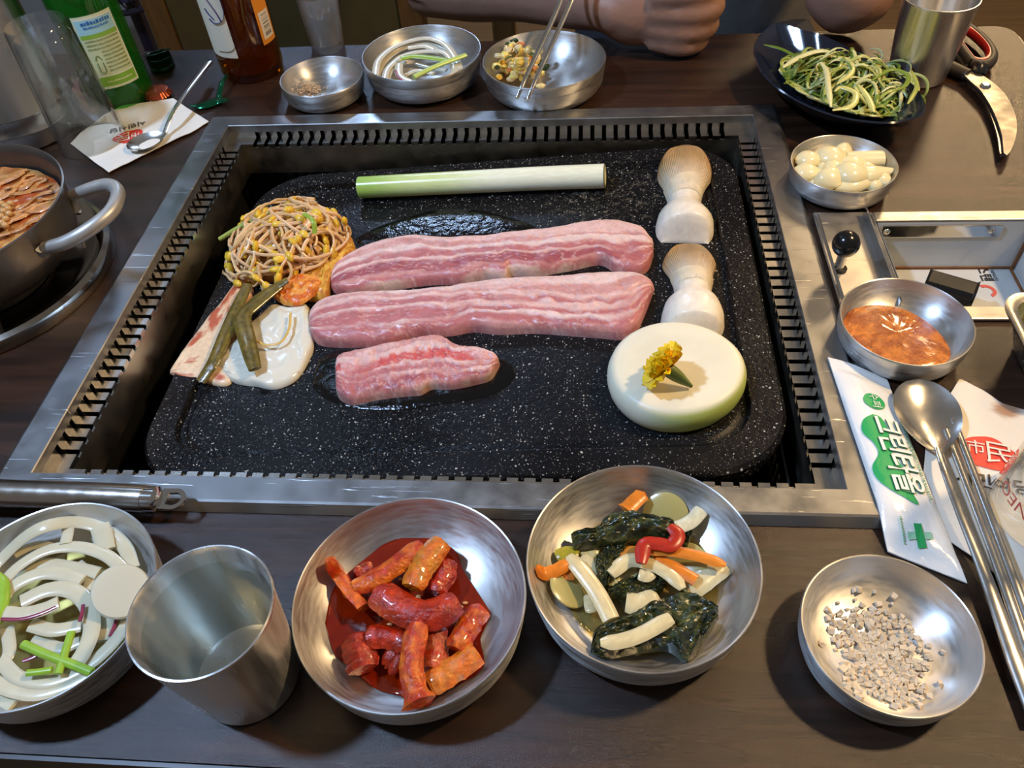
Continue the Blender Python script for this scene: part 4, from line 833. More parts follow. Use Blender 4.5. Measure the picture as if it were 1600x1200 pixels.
# ssamjang paste
def paste(bw, poly, z, hump, c1, c2, name, label, matl, seed):
    P = spl(np.array(list(poly) + [poly[0]]), 81)[:-1]; PW = np.array([bw.pt(u, v, z, .0008) for u, v in P]); cen = PW[:, :2].mean(0); G = []
    for sc in (1.0, .98, .93, .85, .74, .62, .5, .38, .26, .14, .03):
        XY = cen + (PW[:, :2] - cen) * sc; r = np.hypot(*(XY - bw.c).T); e = smooth(1 - sc, 0, .12)
        G.append(np.c_[XY, ZT + np.maximum(bw.zin(r) + .0004, z * bw.zs) + e * (.001 + hump * (1 - sc) + .0016 * (fbm(XY[:, 0] * 260, XY[:, 1] * 260, seed, 4) - .5))])
    G = np.array(G); C = mixc(c1, c2, smooth(fbm(G[..., 0] * 170, G[..., 1] * 170, seed + 1), .4, .65)); b = MB(); b.grid(G, C, wrap_v=True); b.f.append(tuple((len(G) - 1) * 80 + q for q in range(80))); b.m.append(0)
    return tag(build(name, b, matl, kind='stuff'), label, 'sauce')
zc = zoomed(1200, 300, 4.0)
paste(B_ssam, zc([(474, 800), (515, 740), (600, 712), (720, 708), (850, 735), (960, 790), (1060, 870), (1120, 950), (1142, 1020), (1112, 1062), (1000, 1100), (870, 1095), (720, 1050), (575, 960), (482, 875)]), .0125, .003, lin(204, 116, 30), lin(162, 80, 14), 'dipping_paste', 'grainy orange brown soybean dipping paste in the bowl right of the grill',
      mat('soy_paste', rough=.2, vcol=True, coat=.6, coat_rough=.1, bump=(520, .8, .0025), grain=(420, .25)), 4)

# garlic cloves
zg = zoomed(1180, 180, 6.154)
for k, (cx, cy, rx, ry, rot, z) in enumerate(((525, 432, 98, 62, 0, .021), (740, 405, 115, 78, -25, .022), (845, 360, 68, 66, 40, .019), (1050, 420, 135, 56, 0, .021), (510, 555, 100, 60, 15, .021), (770, 515, 84, 54, 0, .022), (945, 465, 98, 52, 0, .022), (930, 572, 126, 86, 0, .026),
        (718, 620, 88, 82, 60, .024), (1175, 555, 140, 52, -16, .024), (970, 662, 145, 52, -18, .021), (1140, 660, 62, 46, 0, .018), (1225, 620, 62, 52, 40, .017), (600, 640, 55, 42, 40, .016), (655, 530, 46, 52, 0, .017), (1080, 520, 60, 50, 0, .018))):
    u, v = zg([(cx, cy)])[0]; p = B_gar.pt(u, v, z, .006); sc = .000126
    a_ = -math.radians(rot); q = np.array([[math.cos(a_), -math.sin(a_), 0], [math.sin(a_), math.cos(a_), 0], [0, 0, 1]])
    m, n = 16, 16; t = np.linspace(0, 1, m); r = np.sin(np.clip(t, .03, .97) * np.pi) ** .62 * (1.05 - .45 * t); r[0] *= .8
    if k in (3,): r = np.interp(t, [0, .06, .5, .94, 1], [.05, .75, .8, .8, .05])
    if k in (9,): r = np.interp(t, [0, .1, .35, 1], [.3, 1, .95, .08])
    P = np.stack([(t * 2 - 1) * rx * sc, 0 * t, 0 * t], 1); b = MB(); b.tube(P, np.maximum(r * ry * sc * 1.5, .0004), n, .72)
    b.v[0] = b.v[0] @ q.T + p; b.c[0] = mixc(lin(236, 224, 176), lin(224, 200, 132), np.repeat(smooth(t, .1, 0) + .3 * smooth(t, .7, 1), n))
    tag(build('garlic_clove', b, mat('garlic', rough=.22, vcol=True, sss=.3, sss_s=.003, sss_r=(1, .9, .5), coat=.3)), ['garlic clove at the far left of the small bowl', 'knobbly garlic clove at the back left of the garlic bowl', 'garlic clove farthest back against the wall of its bowl', 'blunt cut cylindrical garlic clove at the back right of the bowl', 'garlic clove at the left wall of its bowl', 'small garlic clove in the middle of the garlic pile', 'flat garlic clove behind the largest one', 'largest garlic clove in the centre of the small bowl', 'upright oval garlic clove at the front left of the pile', 'long pointed garlic clove reaching the right rim of its bowl', 'long garlic clove lying along the front rim of its bowl', 'small garlic clove at the front right of the bowl', 'small garlic clove under the pointed one', 'small half hidden garlic clove at the front left', "half hidden garlic clove left of the pile's middle", 'half hidden garlic clove below the blunt cut one'][k], 'garlic', 'garlic cloves in the small bowl')

# top onion rings bowl, crumbs, potato salad
zo = zoomed(400, 0, 4.0)
for tl_, (pts, w, z) in zip(['outermost white onion arc along the back wall of the back bowl', 'white onion arc at the left front of the back bowl', 'second onion arc just inside the outermost in the back bowl', 'curled onion ring below the green pieces in the back bowl', 'short onion strip at the front left of the back bowl', 'short onion strip under the scallion pieces in the back bowl', 'short onion strip near the back of the back bowl', 'flat onion strip at the bottom of the back onion bowl', 'upright onion strip end at the right of the back bowl'], (([(745, 470), (770, 370), (880, 285), (1050, 238), (1170, 270), (1240, 350), (1275, 440)], .0050, .028), ([(800, 500), (830, 420), (930, 345), (1060, 320), (1180, 330), (1240, 410)], .0046, .027), ([(760, 490), (790, 400), (900, 310), (1060, 275), (1190, 320)], .0046, .022),
                  ([(895, 400), (900, 470), (980, 512), (1120, 512), (1230, 465), (1240, 400)], .0052, .029), ([(815, 505), (850, 430), (930, 385)], .0044, .024), ([(1000, 400), (1080, 420), (1190, 440)], .0042, .020), ([(950, 300), (1060, 290), (1150, 330)], .0050, .026), ([(930, 470), (1010, 440), (1110, 460)], .0042, .019), ([(1240, 380), (1265, 430), (1270, 470)], .0044, .022))):
    strip('onion_strip', B_top.path(zo(pts), z, .004), w * .78, .32, lin(206, 201, 180), M_ONION, tl_, 'onion', 'onion strips in the back bowl', 10)
strip('onion_skin_edge', B_top.path(zo([(872, 440), (890, 480), (920, 505)]), .031, .004), .0010, .8, lin(140, 50, 76), M_ONION, 'purple onion edge in the back onion bowl', 'onion')
strip('scallion_piece', B_top.path(zo([(905, 365), (980, 352), (1080, 360), (1200, 378)]), .033, .006), .0040, .35, lin(150, 178, 62), M_VEG, 'flat green scallion piece lying on the back onion rings', 'scallion')
strip('scallion_piece', B_top.path(zo([(985, 482), (1090, 430), (1200, 385), (1312, 345)]), .037, .006), .0030, .7, lin(186, 206, 104), M_VEG, 'pale green scallion stick crossing the back onion rings', 'scallion')
b = MB()
for k in range(150):
    u, v = zo([(330 + nrs.normal(0, 48), 552 + nrs.normal(0, 20))])[0]; p = B_small.pt(u, v, .003, .001 + R3(0, .002)); b.blob(p, np.array([R3(.0006, .0014), R3(.0006, .0014), R3(.00004, .001)]), k, .2, (6, 4), np.array(lin(206, 172, 132)) * R3(.75, 1.1))
tag(build('crumbs', b, M_FOOD, kind='stuff'), 'small pile of beige crumbs in the small back bowl', 'crumbs')
b = MB()
for k in range(210):
    cx, cy = 460 + nrs.normal(0, 120), 590 + nrs.normal(0, 80)
    u, v = zp([(cx, cy)])[0]; d_ = math.hypot((cx - 470) / 290, (cy - 590) / 190); z = .013 + .020 * max(0, 1 - d_ * 1.0) + R3(-.003, .002)
    p = B_pot.pt(u, v, z, .002); c = (lin(228, 206, 140), lin(236, 216, 120), lin(226, 208, 168), lin(222, 180, 70), lin(214, 196, 150))[k % 5]
    if k % 13 == 0: c = lin(92, 110, 48)
    if k % 29 == 0: c = lin(206, 120, 60)
    b.blob(p, (R3(.002, .0052), R3(.002, .0045), R3(.002, .004)), k, .3, (9, 6), c, None, 0, 3)
for cx, cy in ((380, 350), (360, 430), (330, 380), (420, 330), (770, 660), (730, 620), (205, 650), (790, 640)):
    u, v = zp([(cx, cy)])[0]; b.blob(B_pot.pt(u, v, .030, .004), (.0034, .0020, .0026), cx, .3, (8, 6), lin(46, 66, 34))
for q_ in range(len(b.v)): b.v[q_][:, 2] = np.maximum(b.v[q_][:, 2], B_pot.base(b.v[q_][:, 0], b.v[q_][:, 1]) + .0004)
tag(build('potato_salad', b, M_FOOD, kind='stuff'), 'yellowish mashed potato salad mound with green bits in the back bowl', 'salad')

# ------------------------------------------------------------------ flat lettering helper
def glyphs(body, size, place, color, name, parent, font_scale=(1.0, 1.0), thick=0.0):
    """text as a flat printed mesh; place maps text-plane (x, y) arrays to world points"""
    cu = bpy.data.curves.new('lettering', 'FONT'); cu.body = body; cu.size = size; cu.align_x = 'CENTER'; cu.align_y = 'CENTER'; cu.resolution_u = 3; cu.offset = thick
    o = bpy.data.objects.new('lettering', cu); COL.objects.link(o); bpy.context.view_layer.update()
    me = bpy.data.meshes.new_from_object(o.evaluated_get(bpy.context.evaluated_depsgraph_get()))
    V = np.array([v.co[:] for v in me.vertices]); F = [tuple(p.vertices) for p in me.polygons]
    bpy.data.objects.remove(o); bpy.data.curves.remove(cu); bpy.data.meshes.remove(me)
    if not len(V): return None
    b = MB(); b.add(place(V[:, 0] * font_scale[0], V[:, 1] * font_scale[1]), F, color)
    return build(name, b, M_PRINT, parent, smooth=False)
def flat_place(c, ang, z):                   # on a horizontal surface, text turned by ang
    ca, sa = math.cos(ang), math.sin(ang)
    def f(x, y):
        X, Y = c[0] + x * ca - y * sa, c[1] + x * sa + y * ca
        return np.stack([X, Y, z(X, Y) if callable(z) else np.full_like(X, z)], -1)
    return f
def cyl_place(c, R, az, z0, roll=0.0, prof=None):        # wrapped on an upright cylinder facing azimuth az
    cr, sr = math.cos(roll), math.sin(roll)
    def f(x, y):
        X, Y = x * cr - y * sr, x * sr + y * cr; a = az + X / R
        return np.stack([c[0] + R * np.cos(a), c[1] + R * np.sin(a), z0 + Y], -1)
    return f
def cyl_patch(b, c, R, az, w, z0, z1, col, n=16, m=2, mi=0):
    a = az + np.linspace(-w / 2, w / 2, n) / R; z = np.linspace(z0, z1, m)
    G = np.array([[(c[0] + R * math.cos(t), c[1] + R * math.sin(t), zz) for zz in z] for t in a]); b.grid(G, col, mi)
def disc_print(poly, place, col):
    P = np.array(poly, float); c = P.mean(0); b = MB(); G = []
    for s_ in (1, .75, .5, .25, .02):
        Q = c + (P - c) * s_; G.append(place(Q[:, 0], Q[:, 1]))
    b.grid(np.array(G), col, wrap_v=True); b.f.append(tuple(4 * len(P) + q for q in range(len(P)))); b.m.append(0); return b

# ------------------------------------------------------------------ side bin with lever
bt = thing('side_control_tray', 'steel tray with black ball lever and recessed white bin right of the grill', 'tray', (0.366, 0.0, ZT - 0.055))
b = MB(); z0, z1 = ZT + 0.0004, ZT + 0.0030
X0, X1, Y0, Y1 = 0.2815, 0.466, -0.0605, 0.0640
b.box((X0, Y0, z0), (BX0, Y1, z1)); b.box((BX0, BY1 - .002, z0), (X1, Y1, z1)); b.box((BX0, Y0, z0), (X1, BY0 + .003, z1)); b.box((BX1 - .004, BY0 + .003, z0), (X1, BY1 - .002, z1))
build('tray_frame', b, steel('tray_steel', .42, (.46, .44, .41), .6), bt, smooth=False, bevel=.0012)
b = MB(); b.tube([(0.2835, 0.057, z1 + .0012), (0.2835, -0.056, z1 + .0012)], .0018, 8); build('ridge_bar', b, M_CHROME, bt)
b = MB(); b.box((0.3190, -0.052, z1 - .0004), (0.3202, 0.058, z1 + .009)); b.box((0.3202, -0.052, z1 - .0004), (0.3262, 0.058, z1 + .0012)); build('flange', b, M_CHROME, bt, smooth=False)
zbin = ZT - 0.045
b = MB(); P = [(BX0 + .002, BY0 + .002), (BX1 - .002, BY0 + .002), (BX1 - .002, BY1 - .002), (BX0 + .002, BY1 - .002)]
G = np.array([[(x, y, z1 - .002) for x, y in P], [(x * .985 + .39 * .015, y * .96, zbin) for x, y in P]]); b.grid(G, wrap_v=True); b.f.append((4, 5, 6, 7)); b.m.append(0)
G2 = np.array([[(x + (x - .39) * .012, y * 1.015, z1 - .002) for x, y in P], [(x + (x - .39) * .002, y * .99, zbin - .0015) for x, y in P]]); b.grid(G2, wrap_v=True, flip=True); b.f.append((15, 14, 13, 12)); b.m.append(0)
build('bin', b, M_ENAMEL, bt, smooth=False)
b = MB(); b.box((BX0 + .006, BY1 - .0042, ZT - .0125), (BX1 - .026, BY1 - .0026, ZT - .001)); br_ = build('bracket', b, M_CHROME, bt, smooth=False, bevel=.0005)
for x in (BX0 + .0105, BX1 - .0335):
    b = MB(); b.lathe([(.0004, .0012), (.0018, .0011), (.0026, .0003), (.0027, 0)], (x, BY1 - .0043, ZT - .0065), 12, axis=(0, -1, 0)); build('screw', b, M_CHROME, br_)
b = MB(); b.box((BX1 - .0045, -.03, ZT - .016), (BX1 - .0031, .028, ZT - .002)); build('bracket', b, M_CHROME, bt, smooth=False)
b = MB(); b.lathe([(.0004, .0012), (.0026, .0008), (.003, 0)], (BX1 - .0046, .012, ZT - .009), 12, axis=(-1, 0, 0)); build('screw', b, M_BLKP, bt)
b = MB()
for (x0, x1, y0, y1) in ((BX0 + .004, BX1 - .004, BY1 - .0052, BY1 - .0040),): b.box((x0, y0, zbin + .0002), (x1, y1, zbin + .0022))
b.box((BX1 - .0066, BY0 + .006, zbin + .0002), (BX1 - .0052, BY1 - .006, zbin + .0020)); b.box((BX1 - .0058, BY1 - .0064, zbin + .001), (BX1 - .0038, BY1 - .0048, ZT - .004))
build('rust_line', b, M_RUST, bt, smooth=False)
lv = at(1310, 420, z1); ball = np.array([*at(1322, 381, ZT + .028)[:2], ZT + .028])
b = MB(); b.lathe([(.0062, .0008), (.0055, .0004), (.00004, .0003)], (lv[0], lv[1], z1), 24); build('lever_slot', b, M_BLACK, bt)
b = MB(); b.tube(spl([(lv[0], lv[1], z1), ball], 4), [.0036, .0036, .0034, .0034], 16); lr_ = build('lever_rod', b, M_CHROME, bt)
b = MB(); b.blob(ball, (.0098, .0098, .0100), 1, 0.0, (28, 18)); build('lever_knob', b, M_BLKP, lr_)['label'] = 'black ball knob'
BK = lin(34, 34, 36)
glyphs('서랍', .0080, flat_place(at(1433, 413, zbin), 0.02, zbin + .0003), BK, 'lettering', bt)
b = MB()
fx, fy = at(1433, 413, zbin)[:2]
for q in ((fx - .013, fy - .0052, fx + .020, fy - .0048), (fx - .013, fy + .0048, fx + .020, fy + .0052), (fx - .0134, fy - .0052, fx - .0130, fy + .0052)): b.box((q[0], q[1], zbin + .0001), (q[2], q[3], zbin + .0003))
b.lathe([(.00004, .0003), (.0042, .0002)], (fx - .018, fy, zbin + .0001), 20)
b.c = [np.broadcast_to(np.array(BK), x.shape) for x in b.c]; build('printed_frame', b, M_PRINT, bt, smooth=False)
sx = at(1537, 428, zbin); glyphs('스텐', .0105, flat_place(sx, -math.pi / 2, zbin + .0003), BK, 'lettering', bt, thick=.0003)
sx = at(1552, 428, zbin); glyphs('STAINLESS', .0038, flat_place(sx, -math.pi / 2, zbin + .0003), BK, 'lettering', bt)
a = np.linspace(math.radians(-70), math.radians(120), 20); cc = at(1541, 455, zbin); Po = [(.0075 * math.cos(t), .0075 * math.sin(t)) for t in a] + [(.0042 * math.cos(t) + .0006, .0042 * math.sin(t)) for t in a[::-1]]
b = MB(); b.prism([(cc[0] + x, cc[1] + y) for x, y in Po], zbin + .0001, zbin + .0004, lin(206, 92, 78)); build('printed_arc', b, M_PRINT, bt, smooth=False)
# black glossy plastic holder dropped in the bin
zh = ZT - .021
A_, B_, C_, D_ = at(1462, 402, zh + .018), at(1541, 424, zh + .018), at(1524, 470, zh), at(1440, 446, zh)
cx_ = (A_ + B_ + C_ + D_) / 4
ux = (B_ - A_); ux[2] = 0; wl = np.linalg.norm(ux); ux /= wl; uy = np.array([-ux[1], ux[0], 0]); hh, dd = .030, .026
b = MB(); G = []
for s_ in np.linspace(-wl / 2, wl / 2, 2):
    row = []
    for (q, z) in ((-.013, -.020), (.012, -.020), (.014, .004), (.009, .0085), (-.006, .0085), (-.011, .0045)): row.append(np.array([cx_[0], cx_[1], zbin + .0205]) + ux * s_ + uy * q + np.array([0, 0, z]))
    G.append(row)
b.grid(np.array(G), wrap_v=True); b.f += [(5, 4, 3, 2, 1, 0), (6, 7, 8, 9, 10, 11)]; b.m += [0, 0]
tag(build('plastic_holder', b, M_BLKP, smooth=False, bevel=.0018), 'glossy black plastic holder lying in the white side bin', 'holder')

# ------------------------------------------------------------------ cups and glasses
def cup(x, y, label, water):
    t = thing('steel_cup', label, 'cup', (x, y, ZT))
    O = [(.00004, .0002), (.0235, .0002), (.0258, .0010), (.0266, .0035), (.0300, .040), (.0328, .0735), (.0336, .0750), (.0334, .0762), (.0326, .0764), (.0319, .0752)]
    I = [(.0316, .073), (.0290, .040), (.0258, .0055), (.0235, .0035), (.00004, .0030)]
    build('body', MB().lathe(O + I, (x, y, ZT + .0002), 96), M_CUP, t)
    if water:
        b = MB(); b.lathe([(.00004, .0650), (.0306, .0650), (.0284, .0395), (.0252, .0066), (.0228, .0044), (.00004, .0038)], (x, y, ZT + .0002), 64)
        tag(build('drinking_water', b, M_WATER, kind='stuff'), 'clear water filling most of the left front steel cup', 'water')
cup(-.0735, -.3295, 'steel cup of water between the onion bowl and the red bowl', True)
c2 = stand(1424, 139, .0266); cup(c2[0], c2[1], 'empty steel cup behind the navy scallion plate', False)
def tumbler(x, y, label, H, R, r, inverted, wall=.0016, base=.006, z=ZT, gm=None):
    O = [(.00004, 0), (r * .93, 0), (r, .002), (r + (R - r) * .5, H * .5), (R, H - .0012), (R - wall * .5, H), (R - wall, H - .0012)]
    I = [(r + (R - r) * .5 - wall, H * .5), (r - wall, base + .003), (r * .82, base), (.00004, base)]
    pr = O + I
    if inverted: pr = [(a_, H - b_) for a_, b_ in pr][::-1]
    o = build('drinking_glass', MB().lathe(pr, (x, y, z + .0004), 64), gm or M_GLASS); return tag(o, label, 'glass')
gl = at(148, 222, ZT); tumbler(gl[0], gl[1], 'clear beer glass standing upside down on the left napkin beside the jug', .118, .0325, .0275, True, .0022, .010)
sg = stand(516, 86, .0185); tumbler(sg[0], sg[1], 'small clear shot glass behind the crumb bowl', .060, .0225, .0185, False, .0016, .007, ZT, clear('frosted_shot_glass', (.93, .94, .94), 1.55, .06, .10, (.9, .92, .95), 2.6))
gr = at(1638, 806, ZT); neo = tumbler(gr[0], gr[1], 'clear beer glass upside down on the right napkin at the frame edge', .118, .0325, .0275, True, .0022, .010, ZT + .002)
az = math.atan2(CAM[1] - gr[1], CAM[0] - gr[0])
glyphs('NEO', .0115, cyl_place(gr, .0323, az - .58, ZT + .026, math.pi), lin(214, 92, 72), 'lettering', neo)
# steel water jug
jb = stand(62, 236, .050)
t = thing('water_jug', 'tall stainless steel water jug at the far left behind the stew pot', 'jug', (jb[0], jb[1], ZT))
b = MB(); b.lathe([(.00004, .0002), (.046, .0002), (.0490, .0020), (.0500, .006), (.0500, .0165), (.0508, .0175), (.0508, .0190), (.0500, .020), (.0500, .0325), (.0508, .0335), (.0508, .0350), (.0500, .036), (.0495, .150), (.0470, .175), (.0380, .200), (.0360, .215), (.0375, .222), (.0360, .223), (.0345, .214), (.0365, .198), (.046, .17), (.0480, .03), (.00004, .010)], (jb[0], jb[1], ZT + .0002), 72); build('body', b, M_JUG, t)
b = MB(); b.lathe([(.0365, 0), (.0365, .004), (.030, .012), (.008, .016), (.007, .024), (.009, .028), (.00004, .030)], (jb[0], jb[1], ZT + .2235), 40); build('lid', b, M_JUG, t)
b = MB(); b.tube(spl([(jb[0] - .046, jb[1], ZT + .18), (jb[0] - .085, jb[1], ZT + .17), (jb[0] - .09, jb[1], ZT + .10), (jb[0] - .049, jb[1], ZT + .06)], 24), .006, 10); build('handle', b, M_JUG, t)

# ------------------------------------------------------------------ bottles
def bottle(c, label, R, prof, glass, fill, liq, wall=.0024, name='glass_bottle'):
    t = thing(name, label, 'bottle', (c[0], c[1], ZT)); O = [(r * R, z) for r, z in prof]
    I = [(max(r * R - wall, .004), max(z, .006)) for r, z in prof[3:]][::-1]
    zI = .0065
    pr = [(.00004, .0035)] + O + I + [(R * .80, zI), (.00004, zI + .004)]
    build('glass_body', MB().lathe(pr, (c[0], c[1], ZT + .0002), 64), glass, t)
    L = [(r * R - wall - .0003, z) for r, z in prof[3:] if .010 < z < fill]
    b = MB(); b.lathe([(.00004, zI + .0045), (R * .79, zI + .0008)] + L + [(L[-1][0], fill), (.00004, fill)], (c[0], c[1], ZT + .0002), 48); build('drink', b, liq, t)
    return t
sj = stand(203, 172, .0325)
so = bottle(sj, 'green glass spirit bottle with white and green label behind the napkin', .0325, [(.80, .0005), (.90, .0), (.97, .003), (1, .008), (1, .030), (1, .07), (1, .110), (.97, .122), (.84, .138), (.60, .158), (.42, .178), (.37, .200), (.37, .206), (.42, .208), (.42, .214), (.36, .216)], M_GREENG, .085, M_SOJU)
azs = math.atan2(CAM[1] - sj[1], CAM[0] - sj[0]) + .10; Rl = .0328
def label_part(nm, col, dz0, dz1, w, t, c, R, az, dx=0.0, lift=0.0):   # on a bottle, or on the label itself
    b = MB(); cyl_patch(b, c, R + lift, az + dx / R, w, ZT + dz0, ZT + dz1, col, 18); return build(nm, b, M_PRINT, t)
sol = label_part('paper_label', lin(206, 214, 178), .026, .098, .040, so, sj, Rl, azs)
label_part('label_panel', lin(222, 226, 206), .028, .096, .0375, sol, sj, Rl, azs, 0, .00015); label_part('label_panel', lin(196, 206, 160), .040, .080, .0365, sol, sj, Rl, azs, 0, .0003)
label_part('label_band', lin(124, 172, 48), .0285, .0385, .0365, sol, sj, Rl, azs, 0, .0003); label_part('label_band', lin(132, 178, 62), .0765, .0805, .0365, sol, sj, Rl, azs, 0, .0004)
label_part('label_band', lin(156, 206, 220), .0805, .0945, .0365, sol, sj, Rl, azs, 0, .0003)
def text_rows(t, c, R, az, rows, color, nm='small_print'):
    b = MB()
    for (x0, x1, z0, hgt, step) in rows:
        x = x0
        while x < x1:
            w = R3(.5, 1.3) * step; cyl_patch(b, c, R, az + (x + w / 2) / R, w, ZT + z0, ZT + z0 + hgt * R3(.7, 1), color, 2); x += w + step * R3(.25, .5)
    build(nm, b, M_PRINT, t, smooth=False)
text_rows(sol, sj, Rl + .0006, azs, [(-.013, .014, .0895, .0036, .0024)], lin(44, 104, 176)); text_rows(sol, sj, Rl + .0006, azs, [(-.012, .013, .0860, .0022, .0016)], lin(60, 120, 190))
text_rows(sol, sj, Rl + .0006, azs, [(-.005, .016, .0735 - k * .0038, .0018, .0013) for k in range(9)] + [(-.016, -.006, .0735 - k * .0038, .0018, .0013) for k in range(3)], lin(132, 146, 96)); text_rows(sol, sj, Rl + .0006, azs, [(-.012, .014, .0325, .0020, .0016)], lin(206, 222, 160))
b = MB()
for P_ in ([(-.0135, .0555), (-.0115, .0600), (-.0095, .0600), (-.0075, .0555)], [(-.0130, .0530), (-.0130, .0440), (-.0115, .0425), (-.0090, .0425), (-.0078, .0440), (-.0078, .0530)]):
    Q = polyl(P_, 16); b.tube(np.stack([sj[0] + (Rl + .0006) * np.cos(azs + Q[:, 0] / Rl), sj[1] + (Rl + .0006) * np.sin(azs + Q[:, 0] / Rl), ZT + Q[:, 1]], -1), .0004, 4)
b.c = [np.broadcast_to(np.array(lin(96, 124, 70)), x.shape) for x in b.c]; build('bottle_symbol', b, M_PRINT, sol)
bj = stand(404, 131, .0335)
be = bottle(bj, 'amber glass beer bottle with cream front label and orange barcode label', .0335, [(.80, .0005), (.90, .0), (.97, .003), (1, .008), (1, .030), (1, .08), (1, .135), (.96, .150), (.78, .172), (.55, .195), (.42, .220), (.39, .245), (.39, .250), (.44, .252), (.44, .258), (.38, .260)], M_BROWNG, .118, M_BEER, name='beer_bottle')
aze = math.atan2(CAM[1] - bj[1], CAM[0] - bj[0]); Re = .0338
bel = label_part('paper_label', lin(214, 204, 182), .030, .110, .040, be, bj, Re, aze - .95)
beo = label_part('paper_label', lin(222, 140, 36), .036, .115, .022, be, bj, Re, aze + .86); beo['label'] = 'orange back label with barcode'; label_part('label_panel', lin(222, 214, 200), .041, .068, .016, beo, bj, Re, aze + .86, 0, .0002)
b = MB()
for k in range(13): cyl_patch(b, bj, Re + .0004, aze + .86, .010, ZT + .044 + k * .0017, ZT + .044 + k * .0017 + R3(.00004, .0012), lin(60, 56, 54), 5)
build('barcode', b, M_PRINT, beo, smooth=False)
b = MB()
for P_, w in (([(-.010, .070), (-.004, .066), (.006, .070), (.010, .082), (.009, .095)], .0012), ([(-.006, .092), (.001, .078), (.004, .068)], .0014), ([(-.012, .080), (-.008, .074), (-.004, .070)], .0010)):
    Q = spl(P_, 24); aa = aze - .62 + Q[:, 0] / Re; b.tube(np.stack([bj[0] + (Re + .0003) * np.cos(aa), bj[1] + (Re + .0003) * np.sin(aa), ZT + Q[:, 1]], -1), w, 4, .2, col=lin(44, 38, 96))
Q = spl([(-.012, .036), (.004, .038), (.011, .046), (.010, .060)], 24); aa = aze - .62 + Q[:, 0] / Re; b.tube(np.stack([bj[0] + (Re + .0003) * np.cos(aa), bj[1] + (Re + .0003) * np.sin(aa), ZT + Q[:, 1]], -1), .0006, 4, .2, col=lin(50, 42, 40))
build('logo_swirl', b, M_PRINT, bel, smooth=False)

# bottle caps and small metal bits
cc = stand(258, 113, .0125); t = thing('screw_cap', 'dark green screw cap lying open side up with its torn ring', 'bottle cap', (cc[0], cc[1], ZT))
b = MB(); b.lathe([(.00004, 0), (.0128, 0), (.0136, .0008), (.0136, .004), (.0130, .0048), (.0136, .0056), (.0136, .0135), (.0128, .0137), (.0126, .012), (.0126, .0012), (.00004, .001)], (cc[0], cc[1], ZT + .0002), 40); build('shell', b, mat('green_tin', lin(26, 66, 44), .25, .7), t)
a = np.linspace(.3, 5.9, 40); b = MB(); b.tube(np.stack([cc[0] + .0137 * np.cos(a) - .001, cc[1] + .0137 * np.sin(a), ZT + .0175 + .004 * np.cos(a + 1.0)], -1), .0021, 8, .35, up=(0, 0, 1)); b.c[0] = b.c[0] * np.array(lin(36, 70, 60)); build('torn_ring', b, mat('green_tin', lin(26, 66, 44), .25, .7), t)
cr = stand(252, 160, .0135); b = MB(); n = 84; aa = np.linspace(0, 2 * np.pi, n, endpoint=False); G = []
for r, z, w in ((.00004, .0062, 0), (.009, .0062, 0), (.0120, .0054, .1), (.0134, .0030, .6), (.0150, .0004, 1), (.0142, .0004, 1), (.0118, .0044, .1), (.00004, .0052, 0)):
    rr = r * (1 + .035 * w * np.cos(21 * aa)); G.append(np.stack([cr[0] + rr * np.cos(aa), cr[1] + rr * np.sin(aa), np.full(n, ZT + .003 + z)], -1))
b.grid(np.array(G), wrap_v=True); tag(build('crown_cap', b, mat('copper_tin', lin(178, 84, 52), .22, .8, grain=(200, .15))), 'copper red crown bottle cap on the corner of the left napkin', 'bottle cap')
M_GTIN = mat('green_foil', lin(24, 96, 62), .15, .8)
P1, P2, P3 = at(354, 117, ZT + .012), at(342, 152, ZT + .004), at(344, 160, ZT + .003)
b = MB(); b.tube(spl([P1, (P1 + P2) / 2 + (0, 0, .003), P2, P3], 18), np.linspace(.0022, .0036, 18), 8, .4)
Lp = [at(296, 165, ZT + .0045), at(318, 165, ZT + .003), at(340, 158, ZT + .003), at(357, 157, ZT + .006)]; b.tube(spl(Lp, 18), .006 * np.sin(np.linspace(.15, 2.99, 18)) + .0006, 10, .35)
tag(build('cap_strip', b, M_GTIN), 'torn green foil cap strip lying bent beside the beer bottle', 'strip')

# ------------------------------------------------------------------ napkins
def sheet(name, poly, zf, label, cfun, n=44, thick=.0005, matl=None):
    """thin crumpled sheet on a four-sided pixel outline: rows left edge -> right edge"""
    (Ls, Rs) = poly; A = polyl(Ls, n); B = polyl(Rs, n); T = np.linspace(0, 1, n)
    XY = np.array([[at(*(A[i] * (1 - w) + B[i] * w), ZT)[:2] for w in T] for i in range(n)]); Z = zf(XY[..., 0], XY[..., 1])
    top = np.concatenate([XY, Z[..., None] + thick], -1); bot = np.concatenate([XY, Z[..., None]], -1); U, V = np.meshgrid(T, T, indexing='ij'); c = cfun(U, V, XY)
    b = MB(); b.solid(top, bot, c, c); return build(name, b, matl or M_PAPER)
def zn1(x, y): return ZT + .0012 + .0040 * np.clip(fbm(x * 26, y * 26, 8) - .34, 0, 1) + .0012 * np.abs(fbm(x * 60 + y * 40, y * 20, 5) - .5)
PAP = np.array(lin(226, 218, 204))
cpap = lambda U, V, XY: PAP * (0.96 + .06 * fbm(XY[..., 0] * 60, XY[..., 1] * 60, 2))[..., None]
nl = sheet('paper_napkin', ([(112, 228), (128, 210), (160, 185), (196, 168), (272, 158)], [(172, 273), (225, 246), (262, 228), (300, 210), (327, 192)]), zn1, '', cpap); tag(nl, 'white printed paper napkin under the left spoon and crown cap', 'napkin')
